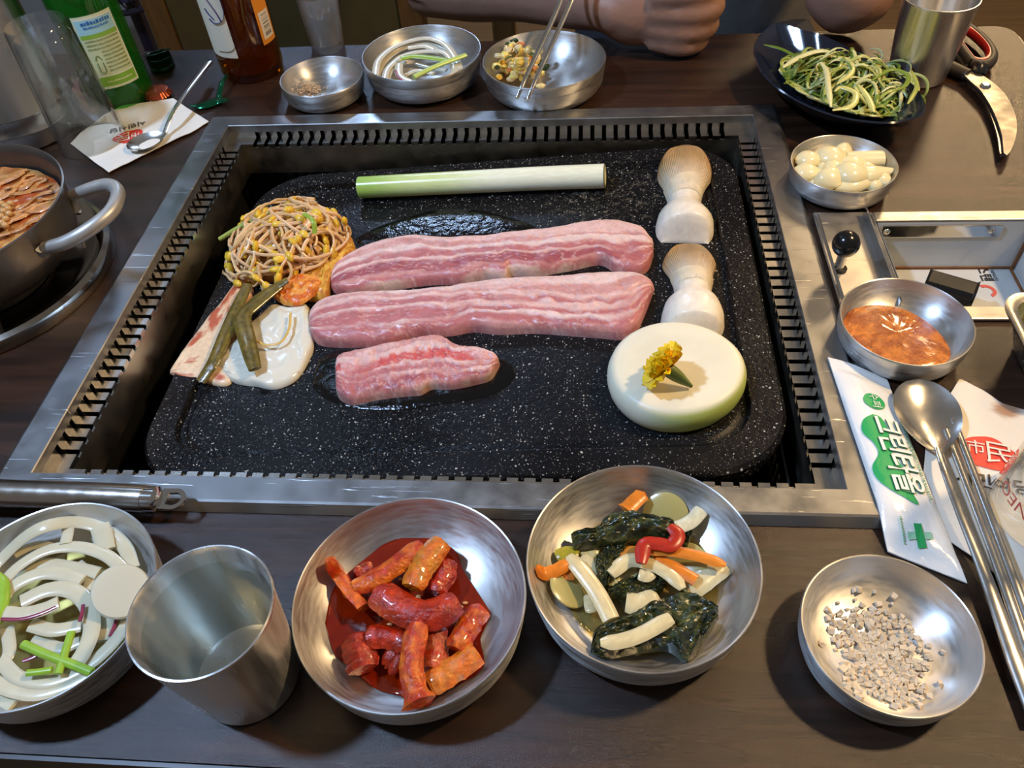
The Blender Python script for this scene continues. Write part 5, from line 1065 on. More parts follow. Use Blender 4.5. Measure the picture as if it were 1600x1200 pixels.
def zn2(x, y): return ZT + .0010 + .0055 * np.clip(fbm(x * 22, y * 22, 28) - .36, 0, 1) * smooth(x, .285, .32) + .0010 * np.abs(fbm(x * 50, y * 30 + x * 40, 25) - .5)
def cnap2(U, V, XY):
    st = at(1572, 643); d = np.hypot(XY[..., 0] - st[0], (XY[..., 1] - st[1]) * 1.4); w = smooth(d + .006 * (fbm(XY[..., 0] * 200, XY[..., 1] * 200, 3) - .5), .013, .005) * .8
    return mixc(PAP, lin(150, 96, 44), w)
nr = sheet('paper_napkin', ([(1496, 598), (1470, 640), (1445, 700), (1440, 760), (1450, 815), (1480, 845), (1530, 882), (1590, 930)], [(1500, 598), (1532, 612), (1562, 634), (1604, 646), (1680, 668), (1760, 760), (1800, 860), (1820, 980)]), zn2, '', cnap2, 60); tag(nr, 'white paper napkin with red seal and sauce stain under the right cutlery', 'napkin')
RED, INK = lin(214, 58, 44), lin(52, 44, 42)
def seal(parent, c, ang, zf, r, body='시민식당', paper=PAP):
    th = np.linspace(0, 2 * np.pi, 48, endpoint=False); ca, sa = math.cos(ang), math.sin(ang)
    rr = r * (1 + .05 * np.cos(3 * th + 1) + .04 * np.cos(5 * th))
    lift = lambda e: (lambda X, Y: zf(X, Y) + .0005 + e)
    pf = flat_place(c, ang, lift(.0004)); b = disc_print(np.c_[rr * 1.16 * np.cos(th), rr * .92 * np.sin(th)], pf, RED); rs_ = build('red_seal', b, M_PRINT, parent, smooth=False)
    wh = np.array(paper) * .98
    glyphs('市', r * .82, flat_place((c[0] - r * .55 * ca - r * .12 * sa, c[1] - r * .55 * sa + r * .12 * ca), ang, lift(.0012)), wh, 'lettering', rs_)
    glyphs('民', r * 1.35, flat_place((c[0] + r * .42 * ca + r * .02 * sa, c[1] + r * .42 * sa - r * .02 * ca), ang, lift(.0012)), wh, 'lettering', rs_)
    glyphs(body, r * .80, flat_place((c[0] + r * 1.62 * sa, c[1] - r * 1.62 * ca), ang, lift(.0008)), INK, 'lettering', parent, thick=.0002)
s0, s1 = at(1510, 712), at(1575, 724); seal(nr, at(1543, 713), math.atan2(*(s1 - s0)[[1, 0]]) + .02, zn2, .0138, '시민식당')
s0, s1 = at(216, 196), at(186, 216); seal(nl, at(203, 218), math.radians(205), zn1, .0125, '시민식당')

# ------------------------------------------------------------------ wet wipe packet
pA, pB, pC, pD = at(1292, 563, ZT + .006)[:2], at(1388, 587, ZT + .006)[:2], at(1510, 913)[:2], at(1386, 864)[:2]
nu, nv = 60, 30; U, V = np.meshgrid(np.linspace(0, 1, nu), np.linspace(0, 1, nv), indexing='ij')
XY = (pA * (1 - U[..., None]) + pD * U[..., None]) * (1 - V[..., None]) + (pB * (1 - U[..., None]) + pC * U[..., None]) * V[..., None]
def zwipe_uv(U, V, X, Y):
    sup = ZT + .0010 + (.0075) * smooth(X, .306, .268) * smooth(Y, -.250, -.215)
    puff = .0050 * np.clip(np.sin(np.clip(U, .06, .94) * np.pi - .0), 0, 1) ** .5 * np.clip(1 - np.abs(2 * V - 1) ** 3, 0, 1) ** .7 * smooth(U, .05, .11) * smooth(U, .97, .90)
    return sup + puff + .0010 * (fbm(U * 16, V * 7, 6) - .5) * smooth(U, .05, .15) + .0004 * np.sin(U * 420) * (U < .05)
Z = zwipe_uv(U, V, XY[..., 0], XY[..., 1]); base = ZT + .0006 + .0072 * smooth(XY[..., 0], .306, .268) * smooth(XY[..., 1], -.250, -.215)
b = MB(); b.solid(np.concatenate([XY, Z[..., None] + .0006], -1), np.concatenate([XY, base[..., None]], -1)); wp = build('wet_wipe_packet', b, M_FILM); tag(wp, 'sealed white wet wipe packet with green leaf print right of the grill', 'packet')
E1 = (pD - pA + pC - pB); E1 /= np.linalg.norm(E1); E2 = np.array([-E1[1], E1[0]]); E2 = E2 if E2 @ (pB - pA) > 0 else -E2
def wipe_place(u0, v0, ang, lift):           # text plane laid on the packet; y runs from the front end to the far end
    ca, sa = math.cos(ang), math.sin(ang); c = (pA * (1 - u0) + pD * u0) * (1 - v0) + (pB * (1 - u0) + pC * u0) * v0
    M_ = np.linalg.inv(np.stack([(pD - pA + pC - pB) / 2, (pB - pA + pC - pD) / 2], 1)); o_ = (pA + pB + pC + pD) / 4
    def f(x, y):
        X, Y = x * ca - y * sa, x * sa + y * ca; P = c + X[..., None] * E2 - Y[..., None] * E1
        uv = (P - o_) @ M_.T + .5; u, v = uv[..., 0], np.clip(uv[..., 1], .02, .98)
        return np.concatenate([P, (zwipe_uv(u, v, P[..., 0], P[..., 1]) + .0006 + lift)[..., None]], -1)
    return f
GRN, WHT = lin(24, 164, 88), lin(232, 236, 230)
th = np.linspace(0, 2 * np.pi, 96, endpoint=False); rr = .0068 * (1 + .06 * (np.cos(32 * th)))
gb_ = build('green_badge', disc_print(np.c_[rr * np.cos(th), rr * np.sin(th)], wipe_place(.235, .50, 0, .0006), GRN), M_PRINT, wp, smooth=False)
glyphs('수퍼', .0070, wipe_place(.235, .50, -math.pi / 2, .0014), WHT, 'lettering', gb_)
leaf = spl([(-.026, -.001), (-.022, -.0065), (-.014, -.0085), (-.006, -.0055), (.001, -.0050), (.009, -.0095), (.018, -.0085), (.025, -.003), (.031, .006), (.022, .0045), (.012, .006), (.002, .002), (-.006, .003), (-.016, .004), (-.024, .003), (-.026, -.001)], 90)[:-1]
gl_ = build('green_leaf_print', disc_print(leaf * (1.12, 1.25), wipe_place(.530, .40, -math.pi / 2, .0006), GRN), M_PRINT, wp, smooth=False)
glyphs('크린타올', .0185, wipe_place(.520, .52, -math.pi / 2, .0011), lin(40, 120, 80), 'lettering', gl_, (.82, 1.10), .0007)
glyphs('크린타올', .0185, wipe_place(.520, .52, -math.pi / 2, .0017), WHT, 'lettering', gl_, (.82, 1.10), .0003)
def dash_rows(place, rows, color, parent, nm='small_print'):
    b = MB()
    for x0, x1, y0, h, step in rows:
        x = x0
        while x < x1:
            w = R3(.5, 1.2) * step; q = np.array([(x, y0), (x + w, y0), (x + w, y0 + h * R3(.7, 1)), (x, y0 + h)]); b.add(place(q[:, 0], q[:, 1]), [(0, 1, 2, 3)], color); x += w + step * R3(.3, .7)
    build(nm, b, M_PRINT, parent, smooth=False)
dash_rows(wipe_place(.500, .86, -math.pi / 2, .0012), [(-.030, .026, 0, .0018, .0014)], lin(96, 158, 116), wp)
dash_rows(wipe_place(.890, .24, -math.pi / 2, .0012), [(-.006, .008, 0, .0012, .0010)], lin(120, 180, 140), wp)
for x0, x1, y0, y1, c in ((-.0022, .0022, -.0066, .0066, GRN), (-.0066, -.0024, -.0020, .0020, lin(150, 206, 172)), (.0024, .0066, -.0020, .0020, lin(150, 206, 172))):
    q = np.array([(x0, y0), (x1, y0), (x1, y1), (x0, y1)]); b = MB(); b.add(wipe_place(.885, .50, .0, .0012)(q[:, 0], q[:, 1]), [(0, 1, 2, 3)], c); build('green_cross', b, M_PRINT, wp, smooth=False)

# ------------------------------------------------------------------ cutlery
def spoon(tipp, neckp, hpts, hw, hz, label, bw, rise=.006):
    """bowl between tip and neck, handle along hpts (world points)"""
    t = thing('spoon', label, 'spoon', (*((tipp + neckp) / 2)[:2], min(tipp[2], neckp[2])))
    ax = neckp - tipp; L = np.linalg.norm(ax); ax = ax / L; sd = np.cross((0, 0, 1), ax); sd /= np.linalg.norm(sd); up = np.cross(ax, sd)
    n, m = 26, 17; s = np.linspace(0, 1, n); w = bw * np.sin(np.clip(s, 0, 1) ** .80 * np.pi) ** .60; w = np.maximum(w, .0022 * (s > .9)); w = np.maximum(w, .0004)
    G = np.zeros((n, m, 3)); Gb = np.zeros_like(G)
    for i in range(n):
        for j in range(m):
            v = 2 * j / (m - 1) - 1; dep = -.0065 * (1 - v * v) * math.sin(s[i] * math.pi) ** .7
            G[i, j] = tipp + ax * L * s[i] + sd * w[i] * v + up * dep; Gb[i, j] = G[i, j] - up * .0010
    b = MB(); b.solid(G, Gb); build('bowl', b, M_CUTLERY, t)
    P = spl(hpts, 40); b = MB(); b.tube(P, np.interp(np.linspace(0, 1, 40), np.linspace(0, 1, len(hw)), hw), 12, .42); build('handle', b, M_CUTLERY, t); return t
spoon(at(1437, 592, ZT + .012), at(1467, 706, ZT + .010), [at(1465, 700, ZT + .0095), at(1476, 735, ZT + .012), at(1500, 800, ZT + .011), at(1540, 900, ZT + .008), at(1590, 1040, ZT + .0055), at(1625, 1130, ZT + .005)], [.0020, .0026, .0030, .0038, .0048, .0052], 0, 'steel spoon with round bowl resting on the wipe packet and right napkin', .0198)
spoon(at(199, 232, ZT + .008), at(260, 205, ZT + .008), [at(257, 207, ZT + .008), at(268, 180, ZT + .016), at(290, 145, ZT + .020), at(326, 98, ZT + .016)], [.0022, .0026, .0032, .0050], 0, 'steel spoon lying on the left napkin with handle pointing back', .0150)
def chopstick(P, label, r0=.0030, r1=.0018):
    o = build('chopstick', MB().tube(spl(P, 24), np.linspace(r0, r1, 24), 10, .62), M_CUTLERY); return tag(o, label, 'chopstick')
chopstick([at(1650, 1150, ZT + .0055), at(1560, 890, ZT + .0075), at(1478, 672, ZT + .0065)], 'steel chopstick lying nearest the spoon handle on the right napkin', .0032, .0024)
chopstick([at(1668, 1140, ZT + .0055), at(1575, 880, ZT + .0080), at(1489, 655, ZT + .0070)], 'steel chopstick farther right beside its pair on the right napkin', .0032, .0024)
cz = ZT + .0345
chopstick([at(893, -80, ZT + .100), at(876, 0, ZT + .070), at(822, 120, cz), at(808, 153, ZT + .030)], 'steel chopstick on the left across the potato salad bowl', .0034, .0020)
chopstick([at(915, -70, ZT + .100), at(893, 0, ZT + .070), at(838, 122, cz), at(824, 156, ZT + .030)], 'steel chopstick on the right across the potato salad bowl', .0034, .0020)
# tubular tool handle with hanging ring, on the rim's front left corner
t = thing('turner_handle', 'brushed steel tubular kitchen tool handle with flat hanging ring on the front rim', 'utensil', (-0.22, -0.226, ZR))
hz = ZR + .0085
b = MB(); P = spl([at(-160, 765, hz), at(0, 770, hz), at(120, 774, hz), at(228, 779, hz)], 30); b.tube(P, .0085, 20, .95); build('grip', b, steel('handle_steel', .22, (.55, .50, .44), 0, (1, 1, 1), 120), t)
b = MB(); P = spl([at(226, 779, hz), at(240, 779.5, hz), at(252, 780, hz)], 12); b.tube(P, np.r_[np.full(9, .0080), .0070, .005, .003], 20, .95); build('end_cap', b, M_CHROME, t)
c0, c1 = at(250, 780, hz), at(282, 781, hz); dv = c1 - c0; dv /= np.linalg.norm(dv); sv = np.array([-dv[1], dv[0], 0])
outl, inn = [], []
for a in np.linspace(-math.pi / 2, math.pi / 2, 18): outl.append((.0085 + .0075 * math.cos(a), .0075 * math.sin(a))); inn.append((.0085 + .0048 * math.cos(a), .0045 * math.sin(a)))
outl += [(0, .0070), (0, -.0070)]; inn += [(.0045, .0040), (.0045, -.0040)]
outl, inn = polyl(outl + outl[:1], 49)[:-1], polyl(inn + inn[:1], 49)[:-1]
W2 = lambda Q, z: np.array([c0 + dv * x + sv * y + np.array([0, 0, z]) for x, y in Q])
b = MB(); b.grid(np.array([W2(outl, -.0010), W2(outl, .0010), W2(inn, .0010), W2(inn, -.0010)]), wrap_u=True, wrap_v=True, flip=True); build('hanging_ring', b, M_CHROME, t, smooth=False)

# ------------------------------------------------------------------ stew pot on its burner tray
pcx, pcy = -0.388, -0.014
t = thing('burner_tray', 'round chrome edged burner tray under the stew pot', 'burner', (pcx - .008, pcy + .002, ZT))
b = MB(); b.lathe([(.00004, .0012), (.080, .0012), (.092, .0030), (.098, .0100), (.1035, .0128), (.1075, .0105), (.1085, .0060), (.1078, .0004), (.00004, .0004)], (pcx - .010, pcy + .004, ZT), 80); build('tray', b, steel('tray_chrome', .14, (.45, .40, .34)), t)
b = MB(); b.lathe([(.030, .002), (.034, .012), (.046, .013), (.050, .004), (.050, .002)], (pcx, pcy, ZT), 48); build('burner_ring', b, M_BLACK, t)
for k in range(4):
    a = k * math.pi / 2 + .62; b = MB(); b.tube(spl([(pcx + .045 * math.cos(a), pcy + .045 * math.sin(a), ZT + .010), (pcx + .07 * math.cos(a), pcy + .07 * math.sin(a), ZT + .0135), (pcx + .092 * math.cos(a), pcy + .092 * math.sin(a), ZT + .010)], 10), .0038, 8); build('pot_support', b, M_BLACK, t)
pot = thing('stew_pot', 'dented aluminium stew pot of simmering red broth at the left edge', 'pot', (pcx, pcy, ZT + .018))
pz = ZT + .0178
b = MB(); b.lathe([(.00004, 0), (.060, 0), (.074, .004), (.0835, .0140), (.0865, .026), (.0885, .046), (.0892, .0500), (.0905, .0508), (.0908, .0530), (.0896, .0536), (.0878, .0515), (.0862, .046), (.0840, .026), (.078, .010), (.060, .004), (.00004, .003)], (pcx, pcy, pz), 96); build('pan', b, M_POT, pot)
M_HANDLE = mat('cast_aluminium', lin(186, 183, 176), .42, .6, grain=(60, .1))
H_ = [at(112, 306, pz + .036), at(138, 296, pz + .042), at(166, 289, pz + .046), at(181, 294, pz + .047), at(184, 308, pz + .047), at(172, 332, pz + .046), at(140, 358, pz + .043), at(104, 378, pz + .038), at(70, 388, pz + .034)]
b = MB(); b.tube(spl(H_, 60), np.interp(np.linspace(0, 1, 60), [0, .2, .8, 1], [.0042, .0052, .0054, .0048]), 14); build('handle', b, M_HANDLE, pot)
b = MB(); b.tube([at(66, 386, pz + .036), at(66, 398, pz + .026), at(70, 410, pz + .018)], [.0055, .0065, .005], 10, .7); build('bracket', b, M_HANDLE, pot)
b = MB(); b.tube([at(116, 306, pz + .036), at(118, 318, pz + .030), at(117, 330, pz + .024)], [.0045, .005, .004], 10, .7); build('bracket', b, M_HANDLE, pot)
for (u, v, h) in ((72, 406, .018), (121, 329, .024)): b = MB(); b.blob(at(u, v, pz + h), (.0036, .0036, .0036), 1, 0, (12, 8)); build('rivet', b, M_CHROME, pot)
pot2 = spl([(pcx - .0865, pcy, pz + .036), (pcx - .12, pcy + .03, pz + .044), (pcx - .128, pcy, pz + .045), (pcx - .12, pcy - .03, pz + .044), (pcx - .0865, pcy - .02, pz + .036)], 30); build('handle', MB().tube(pot2, .005, 12), M_HANDLE, pot)
n, m = 72, 20; G, C = [], []
aa = np.linspace(0, 2 * np.pi, n, endpoint=False)
for r in np.linspace(.0826, .0001, m):
    x, y = pcx + r * np.cos(aa), pcy + r * np.sin(aa); f = fbm(x * 55, y * 55, 4); g2 = fbm(x * 160, y * 90, 6)
    G.append(np.stack([x, y, pz + .0358 + .0036 * (f - .5) + .003 * (g2 - .5)], -1))
    c = mixc(mixc(lin(168, 100, 44), lin(204, 150, 86), smooth(g2, .42, .62)), lin(176, 72, 18), smooth(f + .35 * (x - pcx) / .085 * 0, .50, .66)); C.append(c)
b = MB(); b.grid(np.array(G), np.array(C), wrap_v=True, flip=False); o = build('stew', b, mat('stew_broth', rough=.12, vcol=True, coat=.6, bump=(190, .7, .003), grain=(160, .2)), kind='stuff'); tag(o, 'reddish brown stew broth with cabbage and chili in the pot', 'stew')
for k in range(46):
    a_, r_ = R3(-1.6, 1.6), R3(.015, .076); x, y = pcx + r_ * math.cos(a_), pcy + r_ * math.sin(a_); d_ = R3(.6, 1.2); L_ = R3(.010, .026)
    P = [(x + q * L_ * math.cos(d_ + .5 * math.sin(q * 3)), y + q * L_ * math.sin(d_ + .4 * math.sin(q * 2)), pz + .0372 + .0012 * math.sin(q * 2.5 + k)) for q in np.linspace(-1, 1, 8)]
    P = [p for p in P if math.hypot(p[0] - pcx, p[1] - pcy) < .080]
    if len(P) > 4: tag(build('cabbage_shred', MB().tube(spl(P, 14), R3(.0014, .003), 7, .5, col=np.array(lin(206, 140, 74)) * R3(.75, 1.1)), M_GLAZE), 'limp orange cabbage shred floating in the stew pot', 'vegetable', 'cabbage shreds in the stew')
for k, (u, v) in enumerate(((2, 318), (8, 322), (13, 326), (5, 330), (2, 338), (9, 342), (14, 334), (3, 348), (8, 352), (16, 318))):
    tag(build('soybean', MB().blob(at(u, v, pz + .0405), (.0030, .0026, .0025), k, .06, (10, 7), lin(206, 158, 98)), M_FOOD), 'boiled soybean floating at the left of the stew', 'bean', 'soybeans in the stew')

# ------------------------------------------------------------------ navy plate of shredded scallion
zq = zoomed(1080, 0, 3.077)
zrim = ZT + .030
outl = np.array(zq([(395, 120), (340, 165), (302, 225), (305, 285), (335, 350), (400, 418), (475, 470), (560, 515), (650, 550), (760, 582), (860, 600), (960, 606), (1040, 590), (1100, 570), (1122, 545), (1118, 495), (1085, 430), (1020, 375), (930, 320), (830, 272), (720, 215), (620, 170), (520, 148), (450, 130)]))
P = np.array([at(u, v, zrim)[:2] for u, v in spl(np.vstack([outl, outl[:1]]), 97)[:-1]]); cpl = (P.min(0) + P.max(0)) / 2
mx = np.array([at(*zq([(395, 120)])[0], zrim)[:2], at(*zq([(1110, 570)])[0], zrim)[:2]]); axl = mx[1] - mx[0]; Ll = np.linalg.norm(axl); axl /= Ll; cpl = mx.mean(0)
prx = np.array([-axl[1], axl[0]])
G = []
al = np.abs((P - cpl) @ axl) / (Ll / 2); rimlift = .002 * smooth(al, .55, 1.0)
for sc, z, lf in ((.45, .0003, 0), (.52, .0006, 0), (.66, .006, .3), (.84, .0175, .7), (.985, .0285, 1), (1.0, .0302, 1), (.985, .0312, 1), (.955, .0292, 1), (.80, .0185, .7), (.62, .0085, .3), (.48, .0052, 0), (.25, .0046, 0), (.02, .0045, 0)):
    Q = cpl + (P - cpl) * sc; G.append(np.c_[Q, ZT + z + rimlift * lf])
b = MB(); b.grid(np.array(G), wrap_v=True); k = len(P); b.f += [tuple(range(k))[::-1], tuple((len(G) - 1) * k + q for q in range(k))]; b.m += [0, 0]
tag(build('boat_plate', b, M_NAVY), 'dark navy boat shaped plate of shredded scallion at the back right', 'plate')
hc = at(1324, 124, ZT + .02)[:2]; hax = at(1408, 165, ZT + .02)[:2] - at(1215, 75, ZT + .02)[:2]; HL = np.linalg.norm(hax) / 2; hax /= np.linalg.norm(hax); hpr = np.array([-hax[1], hax[0]])
SA, SB, SHh = HL * .90, .040, .029
GC = [lin(96, 122, 34), lin(124, 146, 50), lin(164, 172, 82), lin(216, 214, 158), lin(74, 102, 32), lin(200, 200, 122)]
for k in range(230):
    while True:
        x, y = R3(-1, 1), R3(-1, 1)
        if x * x + y * y < 1: break
    loft = R3(.25, 1.08); n_ = rng.randint(9, 16); hd = R3(0, 6.28); curl = R3(-.5, .5); pts = []; st = R3(.09, .15)
    for q in range(n_):
        e = max(0., 1 - x * x - y * y); z = .0085 + SHh * math.sqrt(e) * loft + .004 * math.sin(q * .9 + k); p = hc + hax * x * SA + hpr * y * SB
        pts.append((p[0], p[1], ZT + max(z, .010 + .020 * max(0, math.hypot(x, y) - .75)))); curl += R3(-.16, .16); curl = max(-.75, min(.75, curl)); hd += curl * .7
        x += math.cos(hd) * st * .75; y += math.sin(hd) * st * 1.5
        if math.hypot(x, y) > 1.02: x *= .95; y *= .95; hd += .8
    c1, c2 = np.array(GC[rng.randrange(6)]), np.array(GC[rng.randrange(6)]); m_ = 2 * n_; tt = np.linspace(0, 1, m_)[:, None]; r = R3(.0009, .0019) * np.interp(np.linspace(0, 1, m_), [0, .15, .85, 1], [.35, 1, 1, .25])
    tag(build('scallion_shred', MB().tube(spl(pts, m_), r, 6, R3(.35, .7), col=(c1 * (1 - tt) + c2 * tt)), M_VEG), 'curly green scallion shred in the salad on the navy boat plate', 'scallion', 'scallion shreds on the navy plate')
for pts, w, c, lab in ((([(350, 215), (430, 235), (500, 270), (540, 300)], .0020, GC[0], 'long green scallion shred arching over the left of the navy plate')), (([(870, 385), (960, 335), (1040, 360), (1030, 410), (970, 440)], .0022, GC[1], 'looped green scallion shred at the right of the navy plate')), (([(1060, 340), (1085, 410), (1060, 470), (1040, 500)], .0020, GC[2], 'upright scallion shred curling over the right end of the navy plate')),
                       (([(440, 325), (520, 275), (620, 245), (700, 260)], .0030, GC[3], 'pale thick scallion shred lying across the top of the salad')), (([(615, 290), (650, 340), (660, 420), (672, 515)], .0026, GC[3], 'pale scallion shred running down the middle of the salad')), (([(680, 270), (760, 290), (770, 350), (700, 405)], .0026, GC[5], 'wide pale scallion curl in the middle of the salad')), (([(680, 530), (770, 510), (790, 450), (720, 420), (690, 440)], .0028, GC[5], 'yellow green scallion loop at the front of the salad')), (([(805, 410), (850, 470), (880, 540)], .0028, GC[5], 'straight pale scallion piece at the front right of the salad'))):
    Pq = [at(*zq([p])[0], ZT + .036) for p in pts]; tag(build('scallion_shred', MB().tube(spl(Pq, 26), w * np.interp(np.linspace(0, 1, 26), [0, .2, .8, 1], [.4, 1, 1, .3]), 8, .5, col=c), M_VEG), lab, 'scallion')

# ------------------------------------------------------------------ scissors
zk = zoomed(1200, 0, 4.0)
sc_ = thing('kitchen_scissors', 'kitchen scissors with curved steel blades and black red handles behind the steel cup', 'scissors', (0.475, 0.26, ZT))
def plate_poly(pts, z0, z1, n=60, closed=True):
    Q = spl(list(pts) + [pts[0]], n)[:-1]; return [at(u, v, z0)[:2] for u, v in Q], z0, z1
b = MB(); b.prism(*plate_poly(zk([(1205, 462), (1290, 462), (1380, 512), (1470, 592), (1530, 700), (1550, 790), (1540, 880), (1502, 968), (1470, 972), (1455, 850), (1405, 710), (1330, 585), (1262, 520)]), ZT + .0070, ZT + .0090)); build('blade', b, steel('blade_steel', .46, (.26, .24, .21)), sc_, smooth=False)
b = MB(); b.prism(*plate_poly(zk([(1330, 582), (1395, 660), (1445, 760), (1468, 860), (1478, 965), (1445, 975), (1430, 880), (1400, 770), (1355, 670), (1310, 600), (1240, 530), (1270, 520)]), ZT + .0040, ZT + .0064)); build('blade', b, steel('blade_dark', .3, (.22, .20, .19)), sc_, smooth=False)
p = at(*zk([(1358, 538)])[0], ZT + .009); b = MB(); b.lathe([(.00004, .0022), (.0026, .0022), (.0030, .0014), (.0044, .0012), (.0050, 0)], p, 24); build('pivot_screw', b, M_CHROME, sc_)
ring = [(1272, 400), (1218, 330), (1170, 255), (1165, 200), (1205, 172), (1262, 190), (1330, 245), (1385, 310), (1400, 365), (1370, 405), (1320, 412)]
Q = spl(zk(ring + ring[:1]), 60); Pq = np.array([at(u, v, ZT + .010) for u, v in Q]); b = MB(); b.tube(Pq, .0052, 12, 1.1); hl_ = build('handle_loop', b, M_RUBBER, sc_)
cenr = Pq.mean(0); b = MB(); b.tube(cenr + (Pq - cenr) * .86 + (0, 0, .0008), .0034, 10, 1.3); build('inner_grip', b, M_REDP, hl_)['label'] = 'red inner grip'
b = MB(); b.tube([at(*zk([(1300, 400)])[0], ZT + .010), at(*zk([(1325, 430)])[0], ZT + .010), at(*zk([(1322, 470)])[0], ZT + .008)], [.0075, .0080, .0050], 10, .7); build('handle_neck', b, M_BLKP, sc_)
Q = spl(zk([(1250, 470), (1180, 440), (1090, 395), (1040, 330), (1060, 250), (1120, 250), (1160, 310), (1210, 380), (1250, 430)]), 40); b = MB(); b.tube([at(u, v, ZT + .0065) for u, v in Q], np.interp(np.linspace(0, 1, 40), [0, .2, .8, 1], [.0060, .0068, .005, .004]), 12, .9); build('handle_loop', b, M_RUBBER, sc_)

# ------------------------------------------------------------------ square steel dish at the right edge
X0, X1, Y0, Y1 = .3735, .505, -.142, -.0655
t_ = thing('square_dish', 'rectangular steel dish of watery greens cut off by the right frame edge', 'dish', (.44, -.104, ZT))
G = []
for off, z, r in ((.016, .0004, .012), (.012, .002, .014), (.004, .026, .016), (-.0008, .0290, .018), (-.0012, .0312, .018), (.0012, .0322, .017), (.0058, .0306, .014), (.0075, .024, .012), (.0135, .004, .010)):
    Pp = rrect(X0 + off, X1 - off, Y0 + off, Y1 - off, r); G.append(np.c_[Pp, np.full(len(Pp), ZT + z)])
b = MB(); b.grid(np.array(G), wrap_v=True); k = len(G[0]); b.f += [tuple(range(k))[::-1], tuple((len(G) - 1) * k + q for q in range(k))]; b.m += [0, 0]; build('pan', b, steel('dish_steel', .26, (.66, .62, .54)), t_)
b = MB(); Pp = rrect(X0 + .0085, X1 - .0085, Y0 + .0085, Y1 - .0085, .012); b.grid(np.array([np.c_[c + (Pp - c) * k_, np.full(len(Pp), ZT + z_)] for c in [Pp.mean(0)] for k_, z_ in ((.01, .0052), (.80, .0052), (.955, .0200), (.01, .0200))]), wrap_v=True); tag(build('dish_broth', b, M_BROTH, kind='stuff'), 'watery pale green broth in the square dish', 'broth')
for k in range(22):
    x, y = R3(X0 + .014, X0 + .07), R3(Y0 + .014, Y1 - .014); a_ = R3(1.0, 2.4); P = [(x + q * .012 * math.cos(a_ + q * .4), y + q * .012 * math.sin(a_ + q * .4), ZT + .0195 + .001 * math.sin(k + q * 2)) for q in np.linspace(-1, 1, 6)]
    P = [(min(max(p[0], X0 + .012), X1), min(max(p[1], Y0 + .012), Y1 - .012), p[2]) for p in P]
    tag(build('herb_sprig', MB().tube(spl(P, 12), R3(.0007, .0014), 6, .7, col=np.array((lin(70, 92, 40), lin(120, 134, 66), lin(196, 196, 160))[k % 3])), M_VEG), 'thin green herb stem floating in the square dish', 'herb', 'herb stems in the square dish')

# ------------------------------------------------------------------ wooden chairs across the table
def chair(x, y, label, padded):
    t = thing('wooden_chair', label, 'chair', (x, y, 0))
    for sx in (-.215, .215):
        b = MB(); b.box((x + sx - .017, y - .40, 0), (x + sx + .017, y - .366, .43)); build('leg', b, M_CHAIR, t, smooth=False, bevel=.003)
        b = MB(); b.box((x + sx - .020, y - .016, 0), (x + sx + .020, y + .018, .95)); build('leg', b, M_CHAIR, t, smooth=False, bevel=.003)
    b = MB(); b.box((x - .23, y - .41, .43), (x + .23, y + .02, .47)); build('seat', b, M_CHAIRP, t, smooth=False, bevel=.006)
    if padded: b = MB(); b.box((x - .195, y - .012, .50), (x + .195, y + .014, .93)); build('backrest', b, M_CHAIRP, t, smooth=False, bevel=.004)
    else:
        for z in (.60, .74, .88): b = MB(); b.box((x - .195, y - .008, z - .025), (x + .195, y + .010, z + .025)); build('back_rail', b, M_CHAIR, t, smooth=False, bevel=.003)
    for z in (.2,): b = MB(); b.box((x - .195, y - .388, z), (x + .195, y - .374, z + .03)); build('stretcher', b, M_CHAIR, t, smooth=False)
    return t
chair(-.405, .84, 'empty brown wooden chair with padded back behind the bottles', True)
chair(.165, .94, 'brown wooden chair the person in grey sits on', False)

# ------------------------------------------------------------------ standing fan by the wall
fc = np.array([-.80, 1.02, .70])
t = thing('standing_fan', 'dark standing fan with round ribbed guard behind the green bottle', 'fan', (fc[0], fc[1] + .05, 0))
M_FAN = mat('dark_purple_plastic', lin(34, 30, 44), .3)
b = MB(); aa = np.linspace(0, 2 * np.pi, 61); b.tube(np.stack([fc[0] + .17 * np.cos(aa), np.full(61, fc[1]), fc[2] + .17 * np.sin(aa)], -1), .006, 8, caps=False); gr_ = build('guard_rim', b, M_FAN, t)
for k in range(48):
    a = 2 * math.pi * k / 48; b = MB(); b.tube(spl([(fc[0] + .03 * math.cos(a), fc[1] - .035, fc[2] + .03 * math.sin(a)), (fc[0] + .11 * math.cos(a), fc[1] - .030, fc[2] + .11 * math.sin(a)), (fc[0] + .17 * math.cos(a), fc[1], fc[2] + .17 * math.sin(a))], 8), .0016, 5); build('guard_wire', b, M_FAN, gr_)
b = MB(); b.lathe([(.00004, .04), (.03, .038), (.034, .03), (.034, .0)], fc, 24, axis=(0, -1, 0)); b.lathe([(.05, 0), (.05, .06), (.03, .08), (.00004, .08)], fc + (0, .02, 0), 24, axis=(0, 1, 0)); mo_ = build('motor', b, M_FAN, t)
for k in range(5):
    a = 2 * math.pi * k / 5; G = np.array([[(fc[0] + r * math.cos(a + w), fc[1] - .004 + .02 * w, fc[2] + r * math.sin(a + w)) for w in np.linspace(-.35, .35, 6)] for r in np.linspace(.03, .15, 6)]); b = MB(); b.solid(G, G + (0, .002, 0)); build('blade', b, mat('fan_blade', lin(60, 60, 80), .3), mo_)
b = MB(); b.tube([(fc[0], fc[1] + .06, .03), (fc[0], fc[1] + .06, fc[2] - .02)], .014, 12); build('pole', b, M_FAN, t)
b = MB(); b.lathe([(.00004, .035), (.03, .034), (.15, .012), (.16, .004), (.16, .0), (.00004, 0)], (fc[0], fc[1] + .06, 0.0), 40); build('base', b, M_FAN, t)

